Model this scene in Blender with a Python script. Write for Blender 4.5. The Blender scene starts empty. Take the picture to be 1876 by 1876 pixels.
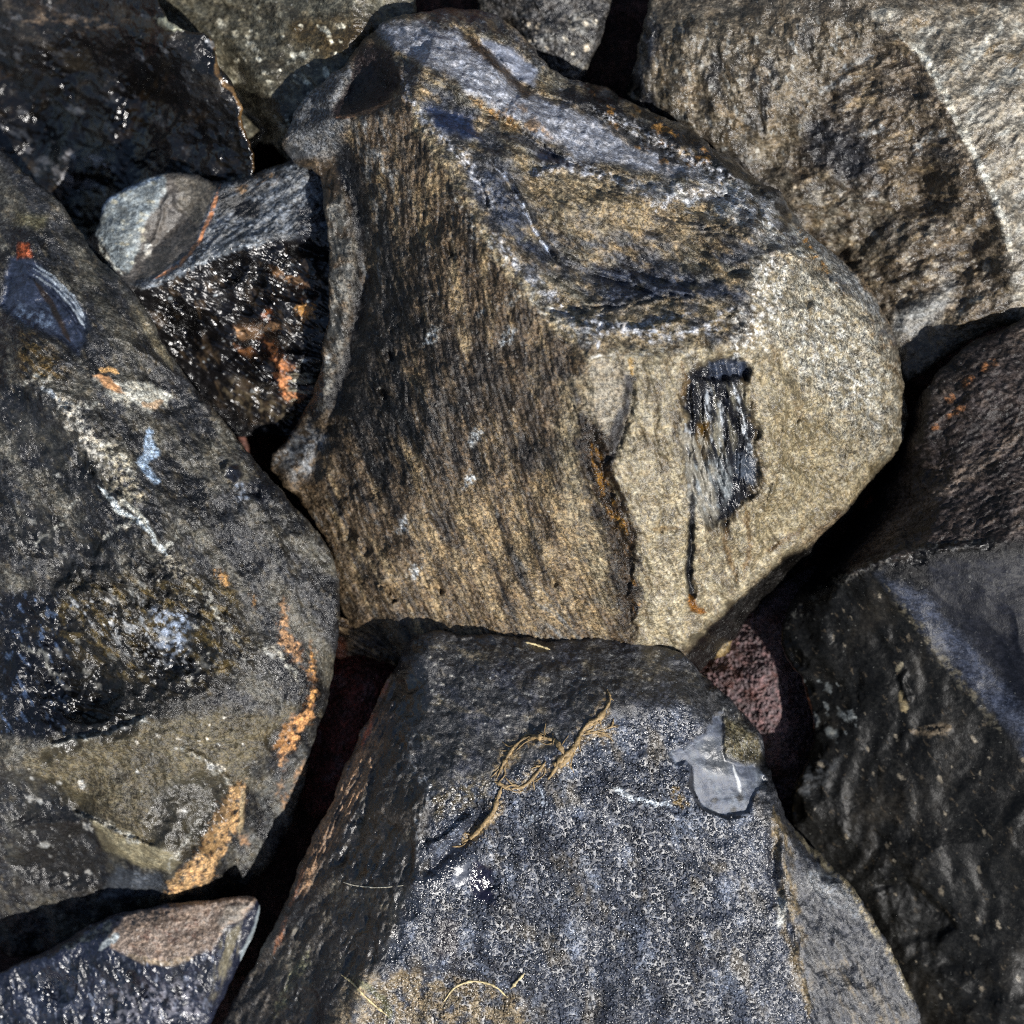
import bpy, math, random
import numpy as np
from mathutils import Vector, Matrix
from mathutils.geometry import delaunay_2d_cdt

# ------------------------------------------------------------------ camera, world, sun
# plan unit u = 0.2 mm; the pile is laid out on a plan whose scale is exact at height Z0
U = 0.0002
Z0, DIST, HALF = 400.0, 3500.0, 938.0
scene = bpy.context.scene
cam_d = bpy.data.cameras.new('camera')
cam = bpy.data.objects.new('camera', cam_d)
scene.collection.objects.link(cam)
cam.location = (0, 0, (Z0 + DIST) * U)
cam_d.sensor_width = 36
cam_d.lens = 18.0 / (HALF / DIST)
cam_d.clip_start = 0.01
cam_d.clip_end = 100
cam_d.dof.use_dof = True
cam_d.dof.focus_distance = (DIST - 110) * U
cam_d.dof.aperture_fstop = 7.0
scene.camera = cam

SUN = Vector((0.50, -0.52, 0.76)).normalized()       # towards the sun: low right of the picture
world = bpy.data.worlds.new('World')
scene.world = world
world.use_nodes = True
wn = world.node_tree.nodes
sky = wn.new('ShaderNodeTexSky')
sky.sky_type = 'NISHITA'
sky.sun_disc = False
sky.sun_elevation = math.asin(SUN.z)
sky.sun_rotation = math.atan2(SUN.x, SUN.y)
bg = wn['Background']
bg.inputs['Strength'].default_value = 0.07
world.node_tree.links.new(sky.outputs[0], bg.inputs['Color'])
sun_d = bpy.data.lights.new('sun', 'SUN')
sun_d.energy = 5.0
sun_d.angle = math.radians(0.5)
sun_d.color = (1.0, 0.965, 0.92)
sun = bpy.data.objects.new('sun', sun_d)
scene.collection.objects.link(sun)
sun.rotation_euler = SUN.to_track_quat('Z', 'Y').to_euler()
sun.location = (0, 0, 2)
scene.view_settings.view_transform = 'Standard'
scene.view_settings.look = 'None'
scene.view_settings.exposure = 0.4
scene.view_settings.gamma = 1.0
scene.cycles.use_denoising = False        # keeps the small sun glints crisp
scene.cycles.filter_width = 1.1
scene.cycles.max_bounces = 4

# ------------------------------------------------------------------ noise
_r = np.random.RandomState(7)
PERM = _r.permutation(4096).astype(np.int64)
ANG = _r.rand(4096) * 2 * np.pi
GX, GY = np.cos(ANG), np.sin(ANG)
def _h(i, j, s):
    return PERM[(PERM[(i + s * 131) & 4095] + j) & 4095]
def perlin(x, y, s=0):
    xi = np.floor(x).astype(np.int64); yi = np.floor(y).astype(np.int64)
    fx = x - xi; fy = y - yi
    u = fx * fx * fx * (fx * (fx * 6 - 15) + 10); v = fy * fy * fy * (fy * (fy * 6 - 15) + 10)
    def g(a, b):
        k = _h(xi + a, yi + b, s)
        return GX[k] * (fx - a) + GY[k] * (fy - b)
    n0 = g(0, 0) * (1 - u) + g(1, 0) * u
    n1 = g(0, 1) * (1 - u) + g(1, 1) * u
    return (n0 * (1 - v) + n1 * v) * 1.5
def fbm(x, y, wl, s=0, oct=4, gain=0.5, ang=0.0, stretch=1.0):
    """wl = wavelength across, wl*stretch along the direction ang (degrees, plan: x right, y down)"""
    a = math.radians(ang); c, sn = math.cos(a), math.sin(a)
    p = (x * c + y * sn) / (wl * stretch); q = (-x * sn + y * c) / wl
    t = np.zeros_like(x); amp = 1.0; tot = 0
    for k in range(oct):
        t += amp * perlin(p, q, s + k * 17); tot += amp
        p = p * 2.03 + 5.1; q = q * 2.03 + 3.7; amp *= gain
    return t / tot * 1.4
def ridged(x, y, wl, s=0, oct=4, ang=0.0, stretch=1.0):
    a = math.radians(ang); c, sn = math.cos(a), math.sin(a)
    p = (x * c + y * sn) / (wl * stretch); q = (-x * sn + y * c) / wl
    t = np.zeros_like(x); amp = 1.0; tot = 0
    for k in range(oct):
        t += amp * (1 - 2.2 * np.abs(perlin(p, q, s + k * 17))); tot += amp
        p = p * 2.07 + 5.1; q = q * 2.07 + 3.7; amp *= 0.5
    return t / tot
def sstep(a, b, v):
    t = np.clip((v - a) / (b - a), 0, 1)
    return t * t * (3 - 2 * t)

# ------------------------------------------------------------------ plan geometry helpers
def poly_sd(x, y, pts):
    """signed distance to a closed polygon, positive inside"""
    n = len(pts); d = np.full(x.shape, 1e9); ins = np.zeros(x.shape, bool)
    for i in range(n):
        ax, ay = pts[i][:2]; bx, by = pts[(i + 1) % n][:2]
        ex, ey = bx - ax, by - ay
        t = np.clip(((x - ax) * ex + (y - ay) * ey) / (ex * ex + ey * ey + 1e-9), 0, 1)
        d = np.minimum(d, (x - ax - t * ex) ** 2 + (y - ay - t * ey) ** 2)
        c = ((ay > y) != (by > y)) & (x < (bx - ax) * (y - ay) / ((by - ay) if by != ay else 1e-9) + ax)
        ins ^= c
    d = np.sqrt(d)
    return np.where(ins, d, -d)
def line_d(x, y, pts):
    """distance, side (+ = right hand of travel on the y-down plan) and 0..1 position on a polyline"""
    d = np.full(x.shape, 1e18); side = np.zeros(x.shape); tt = np.zeros(x.shape)
    L = [math.hypot(pts[i + 1][0] - pts[i][0], pts[i + 1][1] - pts[i][1]) for i in range(len(pts) - 1)]
    tot = sum(L); acc = 0
    for i in range(len(pts) - 1):
        ax, ay = pts[i][:2]; bx, by = pts[i + 1][:2]
        ex, ey = bx - ax, by - ay
        t = np.clip(((x - ax) * ex + (y - ay) * ey) / (ex * ex + ey * ey + 1e-9), 0, 1)
        q = (x - ax - t * ex) ** 2 + (y - ay - t * ey) ** 2
        m = q < d
        d = np.where(m, q, d)
        side = np.where(m, np.sign(ex * (y - ay) - ey * (x - ax)), side)
        tt = np.where(m, (acc + t * L[i]) / tot, tt)
        acc += L[i]
    return np.sqrt(d), side, tt
def smooth_closed(pts, it=1):
    p = [tuple(q) for q in pts]
    for _ in range(it):
        o = []
        for i in range(len(p)):
            a = np.array(p[i], float); b = np.array(p[(i + 1) % len(p)], float)
            o.append(tuple(a * .78 + b * .22)); o.append(tuple(a * .22 + b * .78))
        p = o
    return p
def resample_closed(pts, step):
    out = []
    n = len(pts)
    for i in range(n):
        a = np.array(pts[i], float); b = np.array(pts[(i + 1) % n], float)
        k = max(1, int(round(np.linalg.norm((b - a)[:2]) / step)))
        for j in range(k):
            out.append(a + (b - a) * j / k)
    # drop points crowding each other
    res = [out[0]]
    for q in out[1:]:
        if np.linalg.norm((q - res[-1])[:2]) > step * 0.45: res.append(q)
    if np.linalg.norm((res[-1] - res[0])[:2]) < step * 0.45: res.pop()
    return np.array(res)
def box_blur(a, r):
    if r < 1: return a
    k = 2 * r + 1
    for ax in (0, 1):
        p = np.pad(a, [(r + 1, r) if i == ax else (0, 0) for i in (0, 1)], mode='edge')
        c = np.cumsum(p, axis=ax)
        a = (np.take(c, range(k, c.shape[ax]), axis=ax) - np.take(c, range(0, c.shape[ax] - k), axis=ax)) / k
    return a

class Tin:
    """height over the plan, linear between control points, creased along ridge lines"""
    def __init__(self, outline, ridges, points, blur):
        cx = np.mean([p[0] for p in outline]); cy = np.mean([p[1] for p in outline])
        V, Z, E = [], [], []
        def add(p):
            V.append(Vector((p[0], p[1]))); Z.append(float(p[2])); return len(V) - 1
        ids = [add(p) for p in outline]
        for i in range(len(ids)): E.append((ids[i], ids[(i + 1) % len(ids)]))
        # a skirt outside so that the height is defined a little past the outline
        n = len(outline)
        for i in range(n):
            a = np.array(outline[i - 1][:2], float); b = np.array(outline[(i + 1) % n][:2], float)
            t = b - a; t /= np.linalg.norm(t) + 1e-9
            nrm = np.array((t[1], -t[0]))
            p = outline[i]
            add((p[0] + nrm[0] * 45, p[1] + nrm[1] * 45, p[2]))
        for r in ridges:
            k = [add(p) for p in r]
            for a, b in zip(k, k[1:]): E.append((a, b))
        for p in points: add(p)
        v, e, f, ov, oe, of = delaunay_2d_cdt(V, E, [], 0, 0.5)
        z = []
        for i, src in enumerate(ov):
            if src: z.append(Z[src[0]])
            else: z.append(None)
        for i in range(len(z)):
            if z[i] is None:
                w = [(1 / ((v[i] - V[k]).length + 1e-3) ** 2, Z[k]) for k in range(len(V))]
                w.sort(reverse=True); w = w[:3]
                z[i] = sum(a * b for a, b in w) / sum(a for a, b in w)
        xs = [p.x for p in v]; ys = [p.y for p in v]
        self.x0, self.y0 = min(xs) - 5, min(ys) - 5
        self.st = 2.0
        W = int((max(xs) - self.x0 + 10) / self.st) + 1; H = int((max(ys) - self.y0 + 10) / self.st) + 1
        g = np.full((H, W), np.nan)
        for t in f:
            P = [((v[k].x - self.x0) / self.st, (v[k].y - self.y0) / self.st, z[k]) for k in t]
            a, b, c = P[:3]
            ix0, ix1 = int(min(p[0] for p in P)), int(max(p[0] for p in P)) + 2
            iy0, iy1 = int(min(p[1] for p in P)), int(max(p[1] for p in P)) + 2
            X, Y = np.meshgrid(np.arange(ix0, min(ix1, W)), np.arange(iy0, min(iy1, H)))
            det = (b[1] - c[1]) * (a[0] - c[0]) + (c[0] - b[0]) * (a[1] - c[1])
            if abs(det) < 1e-9: continue
            l1 = ((b[1] - c[1]) * (X - c[0]) + (c[0] - b[0]) * (Y - c[1])) / det
            l2 = ((c[1] - a[1]) * (X - c[0]) + (a[0] - c[0]) * (Y - c[1])) / det
            l3 = 1 - l1 - l2
            m = (l1 >= -0.01) & (l2 >= -0.01) & (l3 >= -0.01)
            sub = g[iy0:iy0 + X.shape[0], ix0:ix0 + X.shape[1]]
            sub[m] = (l1 * a[2] + l2 * b[2] + l3 * c[2])[m]
        for _ in range(60):          # fill what lies outside
            m = np.isnan(g)
            if not m.any(): break
            for sh, ax in ((1, 0), (-1, 0), (1, 1), (-1, 1)):
                s = np.roll(g, sh, ax); k = np.isnan(g) & ~np.isnan(s); g[k] = s[k]
        g[np.isnan(g)] = np.nanmean(g)
        g = box_blur(g, blur); g = box_blur(g, max(1, blur // 2))
        self.g = g
    def __call__(self, x, y):
        fx = np.clip((x - self.x0) / self.st, 0, self.g.shape[1] - 1.01); fy = np.clip((y - self.y0) / self.st, 0, self.g.shape[0] - 1.01)
        i = fx.astype(int); j = fy.astype(int); u = fx - i; v = fy - j
        g = self.g
        return (g[j, i] * (1 - u) + g[j, i + 1] * u) * (1 - v) + (g[j + 1, i] * (1 - u) + g[j + 1, i + 1] * u) * v

def to_world(x, y, z):
    k = 1 - (z - Z0) / DIST
    return np.stack([(x - HALF) * k * U, (HALF - y) * k * U, z * U], axis=-1)

def mix(a, b, m):
    return a * (1 - m[:, None]) + b * m[:, None]

class Rock:
    def __init__(s, name, label, cat, outline, ridges=(), points=(), pitch=36, levels=4, blur=4, seed=1,
                 warp=5, edge=(22, 26), zbot=0, inset=0.30, smooth=1, group=None):
        s.name, s.label, s.cat, s.seed, s.group = name, label, cat, seed, group
        s.outline0 = outline
        ol = resample_closed(smooth_closed(outline, smooth), pitch)
        # make sure orientation is clockwise on the y-down plan
        A = sum(ol[i][0] * ol[(i + 1) % len(ol)][1] - ol[(i + 1) % len(ol)][0] * ol[i][1] for i in range(len(ol)))
        o2 = outline if A > 0 else outline[::-1]
        if A < 0: ol = ol[::-1]
        s.tin = Tin(o2, ridges, points, blur)
        rnd = np.random.RandomState(seed)
        x0, x1, y0, y1 = ol[:, 0].min(), ol[:, 0].max(), ol[:, 1].min(), ol[:, 1].max()
        gx, gy = np.meshgrid(np.arange(x0, x1, pitch), np.arange(y0, y1, pitch * 0.87))
        gx = gx + (np.arange(gx.shape[0]) % 2)[:, None] * pitch / 2
        gx = (gx + (rnd.rand(*gx.shape) - .5) * pitch * .2).ravel(); gy = (gy + (rnd.rand(*gy.shape) - .5) * pitch * .2).ravel()
        sd = poly_sd(gx, gy, [tuple(p) for p in ol])
        k = sd > pitch * 0.5
        P = np.concatenate([ol[:, :2], np.stack([gx[k], gy[k]], 1)])
        n = len(ol)
        v, e, f, ov, oe, of = delaunay_2d_cdt([Vector(p) for p in P], [], [list(range(n))], 1, 0.01)
        V = np.array([(p.x, p.y) for p in v]); F = np.array([t for t in f if len(t) == 3], dtype=np.int64)
        a, b, c = V[F[:, 0]], V[F[:, 1]], V[F[:, 2]]
        ar = (b[:, 0] - a[:, 0]) * (c[:, 1] - a[:, 1]) - (b[:, 1] - a[:, 1]) * (c[:, 0] - a[:, 0])
        F = np.where((ar > 0)[:, None], F[:, ::-1], F)          # y-down plan: negative area = facing up
        for _ in range(levels):
            E = np.sort(np.concatenate([F[:, [0, 1]], F[:, [1, 2]], F[:, [2, 0]]]), axis=1)
            key = E[:, 0] * (len(V) + 1) + E[:, 1]
            uq, first, inv = np.unique(key, return_index=True, return_inverse=True)
            Em = E[first]
            mid = (V[Em[:, 0]] + V[Em[:, 1]]) / 2
            idx = inv.ravel() + len(V); m = len(F)
            ab, bc, ca = idx[:m], idx[m:2 * m], idx[2 * m:]
            V = np.concatenate([V, mid])
            F = np.concatenate([np.stack([F[:, 0], ab, ca], 1), np.stack([ab, F[:, 1], bc], 1),
                                np.stack([ca, bc, F[:, 2]], 1), np.stack([ab, bc, ca], 1)])
        # boundary loop
        D = np.concatenate([F[:, [0, 1]], F[:, [1, 2]], F[:, [2, 0]]])
        key = D[:, 0] * (len(V) + 1) + D[:, 1]; rkey = D[:, 1] * (len(V) + 1) + D[:, 0]
        bd = D[~np.isin(key, rkey)]
        nxt = dict(zip(bd[:, 0].tolist(), bd[:, 1].tolist()))
        st = bd[0, 0]; loop = [st]; cur = nxt[st]
        while cur != st and len(loop) < len(bd) + 2:
            loop.append(cur); cur = nxt[cur]
        s.V, s.F, s.loop = V, F, np.array(loop)
        u, w = V[:, 0].copy(), V[:, 1].copy()
        sd = poly_sd(u, w, [tuple(p) for p in ol[:, :2]])
        s.z = s.tin(u, w)
        R, drop = edge
        rv = R * (1 + .5 * fbm(u, w, 70, seed + 5, 2))
        t = np.clip(1 - sd / rv, 0, 1)
        s.z -= drop * (1 - np.sqrt(1 - t * t * 0.98))
        s.x = u + warp * fbm(u, w, 60, seed + 1, 4, .55)
        s.y = w + warp * fbm(u, w, 60, seed + 2, 4, .55)
        N = len(V)
        s.zb, s.inset = zbot, inset
        # walls
        K = 14
        lp = s.loop; m = len(lp)
        cx, cy = s.x[lp].mean(), s.y[lp].mean()
        xs, ys, zs, Fs = [s.x], [s.y], [s.z], [F]
        prev = lp; base = N
        j = np.arange(m); jn = (j + 1) % m
        s.wall_t = [np.zeros(N)]
        th = np.arange(m) / m * 2 * np.pi
        for k in range(1, K + 1):
            t = k / K
            rag = 1 + .35 * fbm(th * 20, np.full(m, t * 3.0), 1.5, seed + 9, 3)
            sh = inset * (0.10 * t + 0.9 * t ** 1.8) * rag
            if k == K: pass
            xs.append(s.x[lp] + (cx - s.x[lp]) * sh); ys.append(s.y[lp] + (cy - s.y[lp]) * sh)
            zs.append(s.z[lp] * (1 - t) + zbot * t)
            s.wall_t.append(np.full(m, t))
            cur = base + j
            a, b, c, d = prev[j], prev[jn], cur[jn], cur[j]
            Fs.append(np.concatenate([np.stack([a, d, c], 1), np.stack([a, c, b], 1)]))
            prev = cur; base += m
        xs.append(np.array([cx])); ys.append(np.array([cy])); zs.append(np.array([zbot + 0.0])); s.wall_t.append(np.ones(1))
        Fs.append(np.stack([prev[j], np.full(m, base), prev[jn]], 1))
        s.x, s.y, s.z = np.concatenate(xs), np.concatenate(ys), np.concatenate(zs)
        s.F = np.concatenate(Fs); s.wt = np.concatenate(s.wall_t); s.ntop = N
        s.top = 1 - sstep(0.0, 0.3, s.wt)
        n = len(s.x)
        s.col = np.tile(np.array([[.04, .04, .045]]), (n, 1)); s.rgh = np.full(n, .42)
        s.spk = np.full(n, .6); s.bead = np.zeros(n)
        # wall points read noise with their height added, so walls are not smeared
        s.nx = s.x + s.wt * 220; s.ny = s.y + s.wt * 140
    # ---- relief
    def relief(s, amp, wl, oct=4, seed=0, kind='f', ang=0, stretch=1, where=None, gain=.5):
        f = fbm(s.nx, s.ny, wl, s.seed * 31 + seed, oct, gain, ang, stretch) if kind == 'f' else ridged(s.nx, s.ny, wl, s.seed * 31 + seed, oct, ang, stretch)
        m = 1 if where is None else s.mask(where, 25)
        s.z += amp * f * m * (1 - sstep(.6, 1, s.wt))
    def near(s, pts, r, wamp=0, wwl=40, seed=0):
        P = np.array([p[:2] for p in pts], float)
        k = np.where((s.x > P[:, 0].min() - r) & (s.x < P[:, 0].max() + r) & (s.y > P[:, 1].min() - r) & (s.y < P[:, 1].max() + r))[0]
        x, y = s.x[k], s.y[k]
        if wamp:
            x2 = x + wamp * fbm(x, y, wwl, 900 + seed, 4, .6); y = y + wamp * fbm(x, y, wwl, 950 + seed, 4, .6); x = x2
        return k, x, y
    def mask(s, pts, feather=15, warp=8, seed=0):
        m = np.zeros(len(s.x))
        k, x, y = s.near(pts, feather + warp * 2 + 5, warp, 40, seed)
        if len(k): m[k] = sstep(-feather, feather, poly_sd(x, y, pts))
        return m
    def groove(s, pts, w, dz, warp=4, seed=0, taper=True):
        k, x, y = s.near(pts, w * 3 + warp * 2, warp, 30, seed)
        if not len(k): return
        d, sd, t = line_d(x, y, pts)
        wv = w * (1 + .4 * fbm(x, y, 30, 77 + seed, 2))
        a = np.exp(-(d / wv) ** 2)
        if taper: a *= sstep(0, .15, t) * sstep(0, .15, 1 - t)
        s.z[k] += dz * a
    def step(s, pts, w, dz, reach=60, side=1, warp=4, seed=0):
        """a scarp: the given side of the line is moved by dz, dying out over reach"""
        k, x, y = s.near(pts, reach * 2 + w, warp, 30, seed)
        if not len(k): return
        d, sd, t = line_d(x, y, pts)
        q = d * sd * side
        a = sstep(-w, w, q) * np.exp(-np.clip(q, 0, None) / reach) * sstep(0, .12, t) * sstep(0, .12, 1 - t)
        s.z[k] += dz * a
    def ripple(s, c, pts, wl, amp, seed=0, feather=25):
        k, x, y = s.near(pts, feather * 2, 6, 40, seed)
        if not len(k): return
        m = sstep(-feather, feather, poly_sd(x, y, pts))
        r = np.hypot(x - c[0], y - c[1]) + 6 * fbm(x, y, 60, seed + 40, 3)
        ph = r / wl * (1 + .15 * fbm(x, y, 200, seed + 41, 2)) * 2 * np.pi
        s.z[k] += amp * m * np.sin(ph) * (0.6 + .8 * fbm(x, y, 60, seed + 43, 2))
    def scoop(s, cx, cy, rx, ry, ang, depth, seed=0, finish=True, rings=True):
        """a flake scar: a shallow shell-shaped hollow with a crisp rim and faint rings round its strike point"""
        R = max(rx, ry) * 1.35
        k = np.where((np.abs(s.x - cx) < R) & (np.abs(s.y - cy) < R) & (s.wt < .35))[0]
        if not len(k): return
        x = s.x[k] + R * .16 * fbm(s.x[k], s.y[k], R * .8, 700 + seed, 3); y = s.y[k] + R * .16 * fbm(s.x[k], s.y[k], R * .8, 720 + seed, 3)
        a = math.radians(ang); dx, dy = x - cx, y - cy
        p = (dx * math.cos(a) + dy * math.sin(a)) / rx; q = (-dx * math.sin(a) + dy * math.cos(a)) / ry
        d = np.hypot(p, q); m = np.clip(1 - d * d, 0, 1)
        tilt = .55 * p
        dz = -depth * m * (1 + tilt)
        if rings:
            rr = np.hypot(p + .95, q); dz += depth * .035 * np.sin(rr * 30 + 2 * fbm(x, y, R, seed, 2)) * sstep(0, .3, m)
        s.z[k] += dz
        if finish:
            f = sstep(0, .12, m) * .75
            s.rgh[k] = s.rgh[k] * (1 - f) + .2 * f; s.spk[k] *= 1 - .5 * f
            s.col[k] *= (1 - .35 * f)[:, None]
    def scoops(s, n, where, rmin, rmax, df=.16, seed=0, ang=None, finish=True, rings=True):
        rnd = np.random.RandomState(seed + 50); P = np.array([p[:2] for p in where], float); c = 0
        while c < n:
            cx = rnd.uniform(P[:, 0].min(), P[:, 0].max()); cy = rnd.uniform(P[:, 1].min(), P[:, 1].max())
            if poly_sd(np.array([cx]), np.array([cy]), where)[0] < 0: continue
            c += 1; r = rmin + (rmax - rmin) * rnd.rand() ** 1.6
            s.scoop(cx, cy, r * rnd.uniform(.9, 1.5), r, (rnd.uniform(0, 360) if ang is None else ang + rnd.uniform(-35, 35)), r * df * rnd.uniform(.6, 1.3), seed * 7 + c, finish, rings)
    def chips(s, n, line, rmin, rmax, df=.25, seed=0, off=0, finish=True):
        rnd = np.random.RandomState(seed + 90); P = [np.array(p[:2], float) for p in line]
        for c in range(n):
            i = rnd.randint(len(P) - 1); q = P[i] + (P[i + 1] - P[i]) * rnd.rand(); r = rmin + (rmax - rmin) * rnd.rand() ** 2
            t = P[i + 1] - P[i]; a = math.degrees(math.atan2(t[1], t[0]))
            s.scoop(q[0] + rnd.uniform(-off, off), q[1] + rnd.uniform(-off, off), r * rnd.uniform(1, 1.7), r, a + rnd.uniform(-30, 30), r * df * rnd.uniform(.6, 1.2), seed * 9 + c, finish, False)
    # ---- colour
    def apply(s, m, col=None, rough=None, spk=None, bead=None, dz=0):
        if col is not None: s.col = mix(s.col, np.array(col)[None, :], m)
        if rough is not None: s.rgh = s.rgh * (1 - m) + rough * m
        if spk is not None: s.spk = s.spk * (1 - m) + spk * m
        if bead is not None: s.bead = s.bead * (1 - m) + bead * m
        if dz: s.z = s.z + dz * m * s.top
    def poly(s, pts, col=None, feather=12, warp=14, wwl=40, op=1., tex=None, seed=0, **kw):
        k, x, y = s.near(pts, feather + warp * 2 + 5, warp, wwl, seed)
        if not len(k): return
        m = np.zeros(len(s.x))
        v = sstep(-feather, feather, poly_sd(x, y, pts)) * op
        if tex: v = v * s._tex(k, tex, seed)
        m[k] = v
        s.apply(m, col, **kw)
    def _tex(s, k, tex, seed):
        wl, lo, hi = tex[:3]; ang, st = (tex[3], tex[4]) if len(tex) > 4 else (0, 1)
        return sstep(lo, hi, fbm(s.nx[k], s.ny[k], wl, s.seed * 13 + 300 + seed, 5, .6, ang, st))
    def line(s, pts, w, col=None, warp=6, wwl=25, op=1., soft=.5, tex=None, seed=0, taper=True, **kw):
        k, x, y = s.near(pts, w * 2.5 + warp * 2, warp, wwl, seed)
        if not len(k): return
        d, sd, t = line_d(x, y, pts)
        wv = w * (1 + .55 * fbm(x, y, 28, 60 + seed, 3))
        if taper: wv = wv * np.clip(np.minimum(t, 1 - t) * 8, .12, 1)
        v = (1 - sstep(wv * (1 - soft), wv * (1 + soft), d)) * op
        if tex: v = v * s._tex(k, tex, seed)
        m = np.zeros(len(s.x)); m[k] = v
        s.apply(m, col, **kw)
    def speck(s, col, wl, lo, hi, seed=0, ang=0, stretch=1, op=1., where=None, feather=25, **kw):
        v = sstep(lo, hi, fbm(s.nx, s.ny, wl, s.seed * 13 + 500 + seed, 5, .62, ang, stretch)) * op
        if where is not None: v = v * s.mask(where, feather, 12, seed)
        s.apply(v, col, **kw)
    def spots(s, n, where, col, rmin, rmax, seed=0, ang=0, el=1.4, op=1., **kw):
        rnd = np.random.RandomState(seed + 5)
        P = np.array(where, float)
        m = np.zeros(len(s.x)); c = 0
        while c < n:
            cx = rnd.uniform(P[:, 0].min(), P[:, 0].max()); cy = rnd.uniform(P[:, 1].min(), P[:, 1].max())
            if poly_sd(np.array([cx]), np.array([cy]), where)[0] < 0: continue
            c += 1
            r = rmin + (rmax - rmin) * rnd.rand() ** 2.5
            k = np.where((np.abs(s.x - cx) < r * 3) & (np.abs(s.y - cy) < r * 3) & (s.wt < .01))[0]
            if not len(k): continue
            a = math.radians(ang + rnd.uniform(-25, 25)); dx, dy = s.x[k] - cx, s.y[k] - cy
            p = (dx * math.cos(a) + dy * math.sin(a)) / el; q = -dx * math.sin(a) + dy * math.cos(a)
            rr = np.hypot(p, q) * (1 + .5 * fbm(s.x[k], s.y[k], r * 1.2, seed, 2))
            m[k] = np.maximum(m[k], (1 - sstep(r * .6, r * 1.1, rr)) * rnd.uniform(.5, 1))
        s.apply(m * op, col, **kw)
    # ---- link
    def build(s, mat, parent=None):
        P = to_world(s.x, s.y, s.z)
        cx, cy = P[s.ntop:, 0].mean(), P[s.ntop:, 1].mean()
        loc = np.array([cx, cy, s.zb * U])
        P = P - loc
        me = bpy.data.meshes.new(s.name)
        me.vertices.add(len(P)); me.vertices.foreach_set('co', P.astype(np.float32).ravel())
        nf = len(s.F)
        me.loops.add(nf * 3); me.loops.foreach_set('vertex_index', s.F.astype(np.int32).ravel())
        me.polygons.add(nf); me.polygons.foreach_set('loop_start', np.arange(0, nf * 3, 3, dtype=np.int32))
        me.update(calc_edges=True)
        me.polygons.foreach_set('use_smooth', np.ones(nf, dtype=bool))
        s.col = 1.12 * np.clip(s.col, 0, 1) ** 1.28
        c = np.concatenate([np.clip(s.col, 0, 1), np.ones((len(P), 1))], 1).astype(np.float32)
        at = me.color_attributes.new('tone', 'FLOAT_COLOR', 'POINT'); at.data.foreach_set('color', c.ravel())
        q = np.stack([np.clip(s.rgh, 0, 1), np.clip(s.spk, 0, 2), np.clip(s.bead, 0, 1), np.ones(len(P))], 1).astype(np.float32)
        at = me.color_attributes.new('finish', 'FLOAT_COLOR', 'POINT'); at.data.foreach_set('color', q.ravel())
        me.materials.append(mat)
        ob = bpy.data.objects.new(s.name, me)
        scene.collection.objects.link(ob)
        ob.location = loc
        ob['label'] = s.label; ob['category'] = s.cat
        if s.group: ob['group'] = s.group
        return ob

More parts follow.
